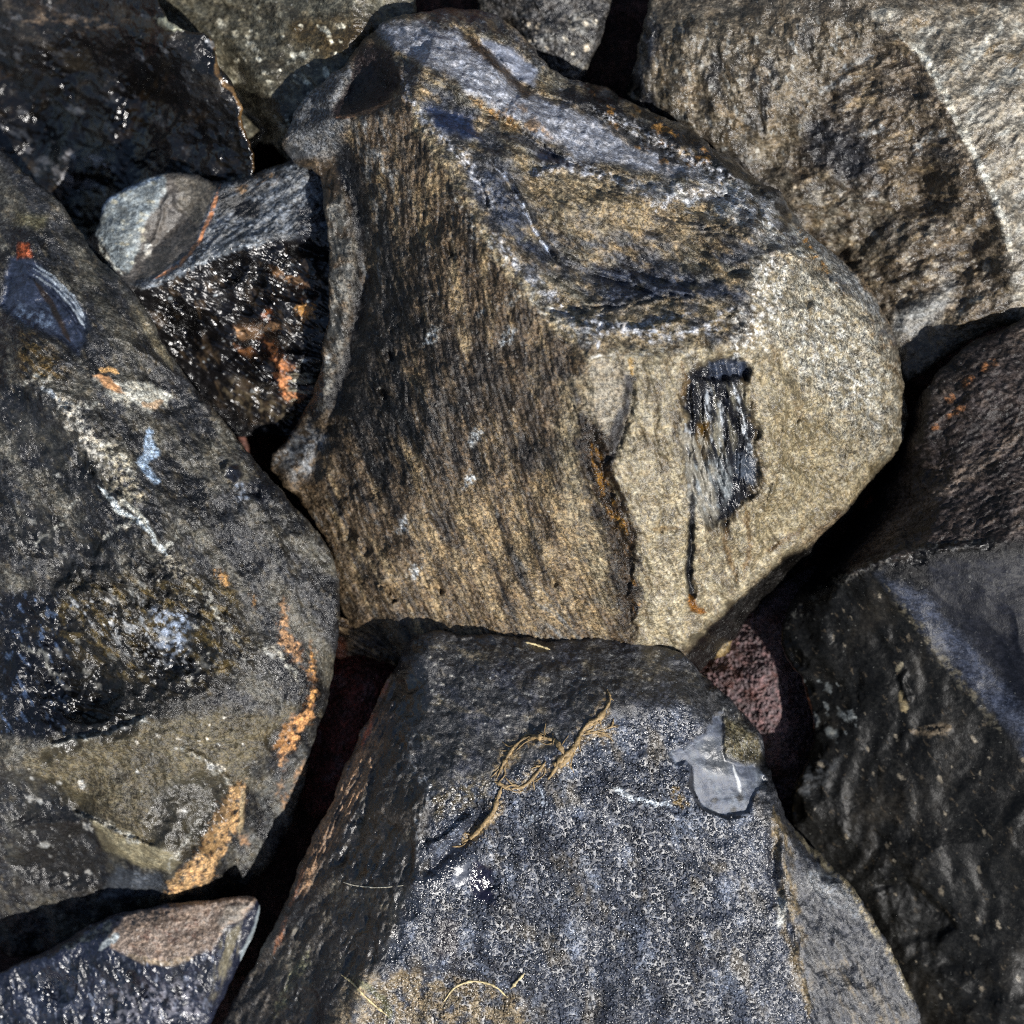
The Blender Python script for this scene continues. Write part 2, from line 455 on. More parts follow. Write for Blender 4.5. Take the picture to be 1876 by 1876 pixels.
# ------------------------------------------------------------------ material
def stone_material(name, ang=90, stretch=1.6, fine=7.0, contrast=1.0, bump=1.0, flecks=0.5, fleck_col=(.55, .55, .5), beadsize=0, glint=.6, glint_size=7.0, spec=.5, tint=(1.12, .98, .80)):
    m = bpy.data.materials.new(name); m.use_nodes = True
    nt = m.node_tree; N = nt.nodes; L = nt.links
    B = N['Principled BSDF']
    def node(t, **kw):
        n = N.new(t)
        for k, v in kw.items(): setattr(n, k, v)
        return n
    def math_(op, a, b=None, c=None):
        n = node('ShaderNodeMath', operation=op)
        for i, v in enumerate((a, b, c)):
            if v is None: continue
            if isinstance(v, (int, float)): n.inputs[i].default_value = v
            else: L.new(v, n.inputs[i])
        return n.outputs[0]
    tc = node('ShaderNodeTexCoord')
    mp = node('ShaderNodeMapping', vector_type='POINT')      # object metres -> plan units, turned and stretched along the grain
    L.new(tc.outputs['Object'], mp.inputs['Vector'])
    mp.inputs['Rotation'].default_value = (0, 0, math.radians(ang))
    mp.inputs['Scale'].default_value = (1 / U / stretch, 1 / U, 1 / U)
    iso = node('ShaderNodeMapping'); L.new(tc.outputs['Object'], iso.inputs['Vector']); iso.inputs['Scale'].default_value = (1 / U,) * 3
    def noise(src, wl, det=3, rough=.6, dist=0.0):
        n = node('ShaderNodeTexNoise'); L.new(src.outputs[0], n.inputs['Vector'])
        n.inputs['Scale'].default_value = 1 / wl; n.inputs['Detail'].default_value = det
        n.inputs['Roughness'].default_value = rough; n.inputs['Distortion'].default_value = dist
        return n.outputs['Fac']
    def ramp(v, lo, hi, a=0., b=1.):
        n = node('ShaderNodeMapRange', interpolation_type='SMOOTHSTEP'); L.new(v, n.inputs['Value'])
        n.inputs['From Min'].default_value = lo; n.inputs['From Max'].default_value = hi
        n.inputs['To Min'].default_value = a; n.inputs['To Max'].default_value = b
        return n.outputs[0]
    tone = node('ShaderNodeVertexColor', layer_name='tone'); fin = node('ShaderNodeVertexColor', layer_name='finish')
    sp = node('ShaderNodeSeparateColor'); L.new(fin.outputs['Color'], sp.inputs[0])
    rgh, spk, bead = sp.outputs[0], sp.outputs[1], sp.outputs[2]
    n1 = noise(mp, fine, 4, .72); n2 = noise(mp, fine * 4.5, 3, .6); n3 = noise(iso, fine * .55, 2, .7)
    # grain: mottles of crust and bare glass
    g = math_('ADD', math_('MULTIPLY', n1, .55), math_('ADD', math_('MULTIPLY', n2, .25), math_('MULTIPLY', n3, .20)))
    gm = math_('ADD', .12, math_('MULTIPLY', math_('POWER', ramp(g, .37, .66), 1.6), 3.6 * contrast))
    k = math_('ADD', math_('MULTIPLY', math_('SUBTRACT', gm, 1.0), spk), 1.0)
    vm = node('ShaderNodeVectorMath', operation='SCALE'); L.new(tone.outputs['Color'], vm.inputs[0]); L.new(k, vm.inputs['Scale'])
    # warm drift of tone between grains
    wm = ramp(noise(mp, fine * 2.2, 3, .6), .42, .62)
    tn = node('ShaderNodeMix', data_type='RGBA', blend_type='MULTIPLY')
    L.new(math_('MULTIPLY', math_('MULTIPLY', wm, spk), .8), tn.inputs[0]); L.new(vm.outputs[0], tn.inputs[6]); tn.inputs[7].default_value = (*tint, 1)
    # pale flecks where the noise peaks
    fl = ramp(noise(iso, fine * 1.3, 3, .65), .66, .72)
    fm = node('ShaderNodeMix', data_type='RGBA'); L.new(math_('MULTIPLY', math_('MULTIPLY', fl, flecks), spk), fm.inputs[0])
    L.new(tn.outputs[2], fm.inputs[6]); fm.inputs[7].default_value = (*fleck_col, 1)
    L.new(fm.outputs[2], B.inputs['Base Color'])
    rr = math_('ADD', rgh, math_('MULTIPLY', math_('MULTIPLY', math_('SUBTRACT', gm, .8), spk), .13))
    rr = math_('MAXIMUM', math_('MINIMUM', rr, .95), .1); L.new(rr, B.inputs['Roughness'])
    B.inputs['IOR'].default_value = 1.5
    B.inputs['Specular IOR Level'].default_value = spec
    # relief too fine for the mesh
    b1 = node('ShaderNodeBump'); b1.inputs['Distance'].default_value = U * 1.9 * bump; b1.inputs['Strength'].default_value = 1.0
    hh = math_('MULTIPLY', math_('ADD', math_('MULTIPLY', n1, 1.0), math_('MULTIPLY', n3, 1.1)), math_('MULTIPLY', math_('ADD', math_('MULTIPLY', spk, 1.0), .08), math_('SUBTRACT', 1.0, math_('MULTIPLY', bead, .85))))
    L.new(hh, b1.inputs['Height'])
    last = b1.outputs[0]
    hsum = None
    if beadsize:
        # round glass beads, each its own size, standing on the face
        for bs, rad, hgt in ((beadsize, .50, 3.6), (beadsize * .62, .46, 2.2)):
            vo = node('ShaderNodeTexVoronoi', feature='F1', voronoi_dimensions='2D'); L.new(iso.outputs[0], vo.inputs['Vector'])
            vo.inputs['Scale'].default_value = 1 / bs; vo.inputs['Randomness'].default_value = 1.0
            sc = node('ShaderNodeSeparateColor'); L.new(vo.outputs['Color'], sc.inputs[0])
            rr_ = math_('MULTIPLY_ADD', sc.outputs[0], .22, rad - .2)
            q = math_('DIVIDE', vo.outputs['Distance'], rr_)
            h = math_('MAXIMUM', math_('SUBTRACT', 1.0, math_('MULTIPLY', q, q)), 0.0)
            b2 = node('ShaderNodeBump'); b2.inputs['Distance'].default_value = U * hgt; b2.inputs['Strength'].default_value = 1.0
            L.new(math_('MULTIPLY', h, bead), b2.inputs['Height']); hsum = h if hsum is None else math_('MAXIMUM', hsum, h); L.new(last, b2.inputs['Normal']); last = b2.outputs[0]
    if hsum is not None:      # the beads are polished, the ground between them is not
        flat = math_('MULTIPLY', math_('SUBTRACT', 1.0, ramp(hsum, .0, .25)), bead)
        L.new(math_('MINIMUM', math_('ADD', rr, math_('MULTIPLY', flat, .24)), .7), B.inputs['Roughness'])
        L.new(math_('MULTIPLY', math_('SUBTRACT', 1.0, math_('MULTIPLY', flat, .35)), spec), B.inputs['Specular IOR Level'])
    # tiny broken facets, each tilted its own way, that catch the sun one by one
    vf = node('ShaderNodeTexVoronoi', feature='F1'); L.new(iso.outputs[0], vf.inputs['Vector']); vf.inputs['Scale'].default_value = 1 / glint_size
    c1 = node('ShaderNodeVectorMath', operation='SUBTRACT'); L.new(vf.outputs['Color'], c1.inputs[0]); c1.inputs[1].default_value = (.5, .5, .5)
    c2 = node('ShaderNodeVectorMath', operation='SCALE'); L.new(c1.outputs[0], c2.inputs[0])
    L.new(math_('MULTIPLY', math_('MULTIPLY', spk, math_('SUBTRACT', 1.0, math_('MULTIPLY', bead, .8))), math_('MULTIPLY', ramp(n2, .35, .6, .25, 1.25), glint)), c2.inputs['Scale'])
    c3 = node('ShaderNodeVectorMath', operation='ADD'); L.new(last, c3.inputs[0]); L.new(c2.outputs[0], c3.inputs[1])
    c4 = node('ShaderNodeVectorMath', operation='NORMALIZE'); L.new(c3.outputs[0], c4.inputs[0])
    L.new(c4.outputs[0], B.inputs['Normal'])
    return m

# ------------------------------------------------------------------ palette (true surface colours)
DK = (.014, .015, .018); GLASS = (.022, .028, .042); SLATE = (.05, .056, .07); BLUE = (.13, .15, .19)
GREY = (.17, .175, .175); PALE = (.36, .37, .36); CRUST = (.285, .23, .145); TAN = (.36, .285, .175)
BRN = (.105, .081, .054); UMB = (.055, .04, .026); OCH = (.32, .19, .06); ORA = (.34, .225, .135); OLV = (.11, .095, .055)
ROCKS = {}

# ------------------------------------------------------------------ the ground under the pile
def build_ground():
    n = 260; ext = 5200.0
    t = np.linspace(-1, 1, n); t = np.sign(t) * np.abs(t) ** 1.8
    X, Y = np.meshgrid(HALF + t * ext, HALF + t * ext)
    x, y = X.ravel(), Y.ravel()
    z = 26 * fbm(x, y, 210, 3, 5, .6) + 14 * ridged(x, y, 70, 8, 3)
    P = to_world(x, y, np.zeros_like(x)); P[:, 2] = (z - 24) * U
    i = np.arange(n - 1); I, J = np.meshgrid(i, i); a = (J * n + I).ravel()
    F = np.stack([a, a + n, a + n + 1, a + 1], 1)
    me = bpy.data.meshes.new('ground'); me.from_pydata(P.tolist(), [], F.tolist())
    me.polygons.foreach_set('use_smooth', np.ones(len(F), dtype=bool))
    c = np.tile(np.array([.075, .034, .026, 1.]), (len(P), 1)).astype(np.float32)
    c[:, :3] *= (1 + .6 * fbm(x, y, 60, 4, 4))[:, None]
    at = me.color_attributes.new('tone', 'FLOAT_COLOR', 'POINT'); at.data.foreach_set('color', c.ravel())
    q = np.tile(np.array([.85, .9, 0, 1.]), (len(P), 1)).astype(np.float32)
    at = me.color_attributes.new('finish', 'FLOAT_COLOR', 'POINT'); at.data.foreach_set('color', q.ravel())
    me.materials.append(stone_material('red_soil', fine=9, stretch=1, flecks=.1, bump=2))
    o = bpy.data.objects.new('ground', me); scene.collection.objects.link(o); o['kind'] = 'structure'
build_ground()

# ------------------------------------------------------------------ centre boulder
def centre():
    ol = [(640,110,410),(668,70,402),(700,42,405),(760,20,390),(850,15,380),(930,35,370),(965,75,380),(1000,120,390),(1040,150,390),(1085,155,390),(1145,180,380),(1200,205,380),(1260,230,380),(1320,275,390),(1400,335,400),(1435,355,400),(1465,410,400),(1510,450,390),(1570,500,380),(1600,535,370),(1625,580,360),(1650,640,340),(1660,720,320),(1657,790,310),(1650,830,300),(1600,880,290),(1553,945,280),(1510,998,260),(1475,1035,250),(1428,1070,240),(1375,1125,230),(1335,1178,230),(1290,1218,230),(1230,1290,250),(1000,1330,330),(800,1290,300),(735,1200,290),(700,1190,230),(640,1155,240),(618,1090,260),(600,1000,280),(560,930,270),(510,880,270),(490,850,260),(530,800,260),(565,745,260),(588,680,342),(600,600,368),(603,500,396),(598,380,405),(580,310,385),(525,295,370),(515,255,380),(545,190,390),(585,155,410)]
    ridges = [
        [(735,150,525),(760,210,565),(800,270,602),(860,370,640),(900,450,652),(960,530,662),(1030,600,672),(1075,650,682)],
        [(1075,650,682),(1090,750,668),(1100,850,640),(1135,950,590),(1150,1080,500),(1165,1190,395)],
        [(1075,650,682),(1150,652,675),(1280,645,665),(1370,625,640),(1378,500,605),(1440,455,545),(1510,520,490),(1580,590,440),(1630,660,400)],
        [(780,110,522),(900,190,540),(1000,250,540),(1150,310,520),(1280,350,505),(1420,400,470)],
        [(900,300,598),(960,360,584),(1000,440,572),(1080,490,572),(1200,505,586),(1330,505,598),(1385,470,590)],
        [(1255,1195,372),(1300,1148,376),(1350,1098,382),(1400,1053,390),(1440,1018,392),(1490,992,378),(1550,935,370),(1600,868,362),(1645,818,345)],
        [(600,265,430),(628,300,415),(650,370,402),(662,450,395),(662,540,380),(640,650,362),(612,740,335),(580,815,295)],
        [(628,380,425),(640,440,422),(640,520,410),(622,620,385),(592,740,345)],
        [(735,150,525),(738,165,527),(722,182,522),(690,200,515),(650,214,495),(612,216,475)],
        [(700,70,432),(728,100,485),(735,150,525),(790,60,450)],
    ]
    pts = [(690,130,432),(655,180,428),(672,100,430),(715,165,470),(600,190,452),(570,240,425),(620,160,450),
        (700,300,500),(700,450,450),(690,560,435),(665,700,400),(620,830,345),(800,700,540),(780,500,540),(900,900,515),(750,950,430),(700,1100,345),(900,1150,385),(800,1180,350),(1050,1150,400),(1000,1000,520),(950,700,620),(1050,800,640),(1080,1000,530),
        (1050,380,612),(1150,370,606),(1180,440,575),(1270,430,560),(1380,400,545),(1320,560,622),
        (1150,580,640),(1250,560,628),(1300,610,645),(1000,560,640),(930,330,590),
        (1250,800,628),(1400,700,590),(1400,900,510),(1550,750,460),(1500,900,430),(1250,1000,530),(1400,1000,420),(1250,1120,430),(1200,1180,388),(1530,650,480),(1600,720,410)]
    r = Rock('obsidian_boulder', 'big tan and brown banded boulder with a sharp peak, filling the middle of the pile', 'boulder', ol, ridges, pts, pitch=36, levels=4, blur=4, seed=3, warp=8, edge=(9, 11), inset=.3)
    r.nx = r.nx - .00032 * np.clip(r.ny - 380, 0, 900) ** 2      # the flow bands swing to the right as they run down
    r.relief(14, 260, 4); r.relief(7, 60, 4, 5)
    LEFT = [(735,150),(800,270),(860,370),(900,450),(960,530),(1030,600),(1075,650),(1090,750),(1100,850),(1135,950),(1150,1080),(1165,1190),(1150,1300),(700,1250),(560,950),(660,700),(680,500),(650,300),(640,220)]
    r.relief(4.2, 14, 4, 11, 'r', 88, 5, where=LEFT); r.relief(5, 60, 3, 17, 'r', 88, 4, where=LEFT)
    r.relief(2.6, 6, 3, 12, 'f', 86, 2.2, where=LEFT)
    TOP = [(735,140),(800,270),(860,370),(960,530),(1075,640),(1280,640),(1370,620),(1400,470),(1650,640),(1435,340),(1200,200),(1000,110),(900,10),(680,30)]
    r.relief(12, 62, 3, 20, 'r', 28, 2.6, where=TOP); r.relief(8, 30, 4, 21, 'r', 32, 3, where=TOP)
    r.relief(3.5, 12, 3, 22, 'f', 32, 2, where=TOP)
    FACE = [(1075,650),(1370,630),(1400,480),(1560,560),(1650,700),(1650,830),(1440,1018),(1255,1195),(1165,1190),(1130,950),(1090,750)]
    r.relief(3.2, 14, 4, 31, 'f', 85, 3, where=FACE)
    r.relief(5, 60, 3, 32, 'r', 80, 3, where=FACE)
    # scarps and creases of the upper face
    r.groove([(885,270),(930,330),(965,380),(985,430),(1020,475),(1080,500),(1150,520),(1230,545)], 7, -16, 3)
    r.step([(885,270),(930,330),(965,380),(985,430),(1020,475),(1080,500)], 5, 16, 70, -1)
    r.groove([(1080,430),(1130,470),(1200,510),(1290,520),(1370,490),(1400,460)], 8, -8, 3)
    r.groove([(1100,440),(1140,490),(1210,530),(1290,540)], 6, 9, 3, seed=2)
    r.groove([(850,60),(900,100),(950,150),(985,175),(1050,190),(1150,240),(1250,290)], 6, -16, 6)
    r.groove([(870,200),(930,225),(1000,275),(1040,300)], 6, -16, 6)
    r.step([(840,215),(900,235),(960,265),(1050,300)], 5, 14, 40, 1, 5)
    r.groove([(1385,470),(1440,460),(1500,490),(1550,540),(1600,590)], 6, 12, 6)
    r.groove([(1430,430),(1490,490),(1540,540),(1600,600)], 7, -16, 6, seed=3)
    r.step([(1150,652),(1090,655),(1060,700),(1075,800)], 4, -7, 40, -1)
    for k in range(10):
        a = k * 6.5
        r.groove([(1060+a*.5,330+a*.6),(1130+a,350+a*.8),(1220+a*.9,380+a*.8),(1330+a*.2,410+a*.3),(1400,440+a*.1)], 3.2, 3.5*(-1)**k, 5, seed=k)
    for k in range(9):
        a = k * 13
        r.groove([(930+a,560-a*.05),(1010+a,590-a*.3),(1120+a,570-a*.4),(1230+a*.6,545),(1340,560+a*.1)], 4, 4*(-1)**k, 7, seed=30+k)
    SIL = []
    for k, (p, dz_) in enumerate((([(760,90),(840,130),(900,175),(970,225)],12),([(770,230),(830,270),(880,330),(905,400)],-14),([(960,320),(1040,300),(1130,330),(1220,350)],13),([(1180,390),(1250,350),(1330,360),(1390,400)],-16),
            ([(1000,560),(1080,600),(1180,600),(1260,575)],12),([(1090,570),(1100,610),(1090,640)],14),([(1240,300),(1320,340),(1400,380),(1440,440)],15),([(1090,200),(1180,250),(1280,300),(1370,340)],-14),([(1130,600),(1220,620),(1300,600),(1350,560)],-18),([(900,430),(960,500),(1030,560)],10),([(1380,540),(1430,570),(1500,560),(1560,590)],9))):
        r.step(p, 3.5, dz_, 34, 1, 8, seed=80+k); SIL.append(p)
    # cracks of the bright face and the glassy hollow in it
    HOLE = [(1284,672),(1310,655),(1350,650),(1372,680),(1366,712),(1380,765),(1392,790),(1376,822),(1390,850),(1388,895),(1362,925),(1340,952),(1334,985),(1318,955),(1296,968),(1284,930),(1262,905),(1256,850),(1250,800),(1258,770),(1246,735),(1262,700),(1258,684)]
    r.apply(r.mask(HOLE, 8, 8), dz=-15)
    for q in range(7): r.groove([(1268+q*17,700+q%3*12),(1272+q*16,780+q%2*20),(1268+q*15,860),(1282+q*12,940-abs(q-3)*9)], 3.2, 8*(-1)**q, 5, seed=60+q)
    r.relief(10, 120, 3, 33, 'f', 80, 1.6, where=FACE); r.relief(4.5, 30, 3, 34, 'f', 60, 1.5, where=[(1380,480),(1640,600),(1655,820),(1500,1000),(1400,900),(1400,640)])
    r.relief(9, 20, 2, 41, 'r', 88, 4, where=HOLE)
    r.step([(1270,690),(1310,697),(1350,690),(1375,700)], 5, -20, 40, -1)
    r.groove([(1268,940),(1266,1000),(1262,1060),(1272,1110)], 6, -20, 4)
    r.groove([(1160,690),(1150,760),(1125,830),(1095,850)], 9, -14, 6)
    r.groove([(1080,770),(1100,860),(1120,940),(1145,1000),(1150,1100),(1160,1190)], 11, -22, 9)
    r.groove([(1110,860),(1150,960),(1165,1000)], 6, -12, 7, seed=5)
    r.groove([(1335,900),(1325,980),(1355,1060)], 5, -7, 6, seed=6)
    r.groove([(1370,920),(1420,990),(1400,1020)], 5, -7, 6, seed=7)
    r.groove([(1190,970),(1250,972)], 4, -5, 3, seed=8)
    for cx, cy, s_ in ((635,965,26),(665,1000,18),(820,455,18),(1010,1060,15),(715,1090,15),(800,1075,13),(705,1080,12),(710,650,14),(700,720,13)):
        r.groove([(cx-3,cy-s_),(cx+4,cy),(cx+10,cy+s_)], s_*.35, -13, 3, seed=cx)
        r.groove([(cx-13,cy-s_),(cx-10,cy),(cx-3,cy+s_)], s_*.35, 9, 3, seed=cx+1)
    r.ripple((1500,820), [(1440,740),(1560,740),(1600,820),(1520,900),(1440,860)], 16, 2.4)
    # tone
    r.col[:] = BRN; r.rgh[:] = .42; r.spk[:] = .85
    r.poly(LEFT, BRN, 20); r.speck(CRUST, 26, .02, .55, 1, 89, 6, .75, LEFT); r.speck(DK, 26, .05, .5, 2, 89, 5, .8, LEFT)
    r.speck(GREY, 12, .30, .6, 3, 80, 2, .6, LEFT)
    r.poly([(640,220),(720,190),(760,300),(720,480),(700,600),(640,560),(660,420)], GREY, 30, 25, tex=(16,-.05,.45,75,3), seed=9)
    r.poly([(850,900),(1080,850),(1150,1080),(1140,1180),(850,1180),(700,1100),(760,950)], CRUST, 60, 30, op=.7, tex=(30,-.3,.4,88,5), seed=4)
    r.poly(TOP, (.075,.08,.092), 10, rough=.3); r.speck((.115,.108,.085), 50, -.25, .35, 5, 30, 2, .9, TOP); r.speck(CRUST, 30, -.1, .5, 6, 30, 2, .8, TOP); r.speck(DK, 40, .25, .6, 7, 30, 3, .7, TOP)
    BAND = [(690,50),(760,40),(830,60),(900,100),(950,165),(1010,185),(1080,210),(1150,260),(1250,300),(1320,330),(1230,320),(1130,300),(1060,290),(960,230),(870,175),(790,120),(720,90)]
    r.poly(BAND, (.27,.285,.32), 10, 12, rough=.36, spk=.5)  # sky and sun sheen of the smooth band put into its colour
    r.poly([(880,70),(940,90),(985,130),(980,160),(930,140),(890,110)], (.26,.28,.33), 6, 8, rough=.36, spk=.3)
    r.poly([(860,60),(900,95),(950,150),(985,175),(960,175),(910,130),(860,85)], UMB, 5, 6, spk=.9)
    r.poly([(1020,170),(1120,165),(1260,235),(1330,290),(1430,350),(1450,410),(1380,370),(1250,310),(1120,235)], DK, 12, 16, rough=.35, spk=.9, tex=(30,-.5,.05,30,2), seed=3)
    r.poly([(1080,150),(1200,210),(1330,285),(1300,330),(1200,300),(1100,220)], OCH, 10, 16, op=.7, tex=(22,.15,.4,30,2), seed=8)
    r.poly([(860,180),(960,195),(1020,260),(960,240),(880,215)], OCH, 10, 10, op=.6, tex=(22,-.1,.3), seed=12)
    r.poly([(770,190),(860,210),(880,260),(800,240)], (.03,.045,.09), 10, 10, rough=.3, spk=.4)
    r.poly([(990,270),(1050,300),(1045,310),(980,290)], (.02,.03,.06), 6, 6, rough=.3, spk=.3)
    r.poly([(860,300),(930,320),(970,430),(1040,500),(960,470),(900,400),(870,360)], (.045,.055,.08), 16, 16, rough=.4, spk=.8, tex=(30,-.5,.1), seed=14)
    r.line([(905,300),(940,340),(962,390),(985,430),(1010,470)], 4, (.30,.34,.42), 4, tex=(12,-.3,.2), seed=15, rough=.35)
    r.poly([(1080,485),(1200,495),(1330,520),(1370,560),(1200,545),(1110,560),(1090,530)], (.05,.06,.085), 14, 14, rough=.38, spk=.7, tex=(30,-.6,.0), seed=16)
    r.poly([(1100,350),(1200,330),(1330,380),(1370,420),(1260,460),(1150,440),(1060,400)], (.22,.18,.115), 30, 20, op=.75, tex=(30,-.5,.1,10,3), seed=17)  # golden sheen of the upper face painted as warm patches, next two too
    r.poly([(960,300),(1080,310),(1180,330),(1100,420),(1020,420),(970,350)], (.26,.22,.15), 25, 20, op=.75, tex=(22,-.5,.1), seed=18)
    r.poly([(980,590),(1100,570),(1250,550),(1370,560),(1370,610),(1290,640),(1100,640),(1040,620)], (.2,.17,.115), 16, 16, op=.8, tex=(26,-.4,.2,160,3), seed=19)
    r.poly([(1150,340),(1320,330),(1450,370),(1500,450),(1620,560),(1560,570),(1440,450),(1370,420),(1250,370)], PALE, 14, 20, op=.75, tex=(16,-.1,.35,25,3), seed=20, rough=.3)
    r.line([(1440,370),(1500,450),(1560,510),(1620,590)], 9, GREY, 6, seed=21); r.line([(1455,405),(1500,480),(1560,560)], 4, OCH, 6, tex=(12,0,.3), seed=22)
    for k, p in enumerate(SIL): r.line(p, 11, (.40,.42,.46), 12, op=.85, tex=(13,-.2,.3), seed=90+k, rough=.2)  # silver highlights painted along the scarps
    r.poly([(1130,330),(1330,340),(1440,390),(1420,450),(1350,410),(1230,380)], (.36,.37,.38), 22, 20, tex=(14,-.05,.35,25,2), seed=99, rough=.2)  # broad silver sheen painted as pale patches, here and below
    r.poly([(980,560),(1090,600),(1080,640),(1020,610)], (.34,.34,.33), 12, 12, tex=(11,-.1,.3), seed=100, rough=.2)
    # ridge crest pale
    r.line([(740,150),(762,210),(800,270),(860,370),(900,450),(960,530),(1030,600),(1075,650)], 13, (.30,.26,.18), 10, op=.8, tex=(14,-.35,.25), seed=23)
    r.line([(735,140),(745,170),(770,215),(800,235)], 9, (.30,.32,.36), 8, op=.8, tex=(12,-.3,.3), seed=24)
    r.line([(920,560),(960,530),(1000,570),(1040,600)], 8, PALE, 8, op=.7, tex=(10,-.1,.35), seed=25)
    r.line([(820,350),(880,430),(930,480),(960,500)], 13, PALE, 10, op=.7, tex=(10,.05,.45), seed=26)
    # bright face
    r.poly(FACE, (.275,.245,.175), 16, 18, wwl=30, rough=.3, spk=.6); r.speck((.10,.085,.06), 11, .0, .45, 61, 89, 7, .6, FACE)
    r.speck((.15,.125,.085), 26, .0, .5, 27, 86, 3, .75, FACE); r.speck((.10,.085,.06), 9, .1, .5, 57, 60, 1.5, .7, FACE); r.speck((.36,.34,.28), 12, .15, .5, 58, 60, 1.5, .6, FACE)
    r.poly([(1375,480),(1440,460),(1620,600),(1655,700),(1650,820),(1560,860),(1480,700),(1420,620)], (.25,.245,.215), 25, 25, rough=.3, spk=.95, tex=(20,-.5,.2), seed=28)
    r.poly([(1600,640),(1656,700),(1655,820),(1600,860)], (.12,.105,.075), 20, 20, op=.7, tex=(16,-.2,.3), seed=29)
    r.poly([(1075,655),(1150,660),(1150,760),(1110,800),(1070,760)], (.24,.22,.18), 10, 10, op=.9, spk=.7)
    r.poly([(1145,685),(1162,690),(1155,760),(1130,840),(1100,880),(1075,850),(1110,800),(1140,740)], (.025,.025,.03), 7, 10, op=.95, rough=.4, spk=.8)
    r.poly([(1030,700),(1080,700),(1090,850),(1115,950),(1140,1080),(1130,1150),(1085,1060),(1040,950),(1020,830)], (.23,.2,.14), 20, 18, tex=(24,-.6,.1,88,3), seed=47)
    r.poly([(1400,680),(1560,760),(1640,860),(1450,1010),(1380,1000)], (.17,.145,.09), 40, 25, op=.65, tex=(30,-.6,.3,60,2), seed=48)
    r.poly([(1400,560),(1500,560),(1600,680),(1620,780),(1540,760),(1450,660)], (.34,.34,.32), 30, 22, tex=(12,.0,.35,50,1.5), seed=49, rough=.2)  # whitish glitter painted on the upper right of the face
    r.line([(1065,760),(1090,860),(1110,930),(1140,1000),(1150,1080),(1150,1150)], 26, (.02,.014,.009), 14, tex=(20,-.6,-.05,80,3), seed=30, spk=1)
    r.poly([(1065,760),(1110,790),(1125,850),(1165,950),(1170,1010),(1150,1020),(1105,950),(1075,870)], (.03,.02,.01), 8, 14, wwl=22, tex=(16,-.5,.0,80,3), seed=45, rough=.25)
    r.poly([(1105,930),(1150,950),(1165,1190),(1130,1190),(1120,1050)], (.045,.033,.02), 14, 14, tex=(14,-.35,.15,84,5), seed=46, rough=.3)
    r.line([(1085,800),(1100,880),(1130,950),(1160,985)], 8, (.19,.11,.02), 8, tex=(14,-.25,.25,80,3), seed=31)
    r.line([(1140,940),(1160,1060),(1170,1150)], 5, OCH, 8, op=.6, tex=(14,-.1,.3,80,3), seed=32)
    r.poly(HOLE, (.014,.015,.02), 7, 10, wwl=34, rough=.16, spk=.35)
    for k, p in enumerate(([(1256,770),(1262,860),(1268,930)],[(1300,700),(1296,760),(1302,820)],[(1345,700),(1362,780),(1380,850)],[(1318,720),(1322,800),(1312,880)])): r.line(p, 4.5, (.4,.43,.46), 6, op=.9, tex=(9,-.25,.15,88,3), seed=70+k, rough=.15)  # white reflections in the glassy hollow painted as pale lines
    for k, p in enumerate(([(1250,700),(1240,790),(1250,850)],[(1390,780),(1396,860),(1380,930)],[(1330,950),(1334,1020),(1326,1080)],[(1300,960),(1306,1020)],[(1210,700),(1204,760)])): r.line(p, 8, (.07,.055,.035), 9, op=.8, tex=(10,-.3,.25,88,3), seed=76+k)
    r.line([(1252,690),(1246,760),(1256,850),(1270,935),(1320,975),(1362,925),(1390,880),(1388,790),(1370,700)], 9, (.10,.08,.05), 9, op=.75, tex=(12,-.3,.2), seed=82, taper=False)
    r.poly([(1262,850),(1330,840),(1345,900),(1300,950),(1270,920)], (.22,.24,.25), 10, 14, tex=(12,-.4,.25,88,4), seed=33, rough=.3)
    r.poly([(1280,700),(1350,700),(1350,830),(1280,850)], (.20,.19,.15), 8, 8, op=.8, tex=(13,.0,.4,89,6), seed=34)
    r.poly([(1275,775),(1300,770),(1295,840),(1275,840)], (.1,.065,.02), 5, 5)
    r.poly([(1246,785),(1286,800),(1312,880),(1310,975),(1262,930)], (.23,.22,.19), 8, 12, tex=(12,-.45,.1,88,4), seed=83, rough=.3)
    r.poly([(1345,700),(1400,690),(1400,740),(1366,760)], (.2,.18,.13), 9, 12, op=.8, tex=(14,-.4,.2,88,3), seed=84)
    r.poly([(1300,665),(1365,660),(1370,690),(1300,692)], (.05,.062,.09), 6, 8, rough=.22, spk=.5)
    r.poly([(1345,830),(1385,840),(1380,890),(1350,870)], (.07,.085,.11), 6, 6, rough=.25, spk=.4)
    r.line([(1268,900),(1268,960),(1262,1040),(1268,1110)], 6, DK, 4, seed=35)
    r.line([(1262,1090),(1272,1115),(1292,1122)], 5, (.2,.1,.02), 3, seed=36)
    for p in ([(1335,960),(1330,1000),(1355,1070)],[(1365,930),(1375,1000),(1362,1060)],[(1245,660),(1260,700),(1248,730)],[(1400,1010),(1440,990),(1480,960)]):
        r.line(p, 4.5, (.13,.09,.045), 7, op=.7, seed=int(p[0][0]))
    r.spots(26, [(1180,680),(1250,680),(1250,1000),(1180,1000)], (.13,.11,.075), 4, 16, 3, op=.7)
    r.line([(1190,970),(1250,968)], 4, (.15,.11,.06), 3, op=.7)
    r.line([(1155,655),(1158,690)], 4, (.3,.2,.06), 4, op=.7)
    r.line([(1070,655),(1150,652),(1220,640),(1290,650)], 5, (.34,.34,.32), 5, op=.8, tex=(12,-.2,.3), seed=37)
    # white crust at the facet corner, the ridge highlight painted in with it
    r.poly([(1370,540),(1400,470),(1440,480),(1430,560),(1400,640),(1350,660),(1330,620)], (.5,.5,.48), 14, 20, tex=(11,-.05,.3), seed=38, rough=.2)
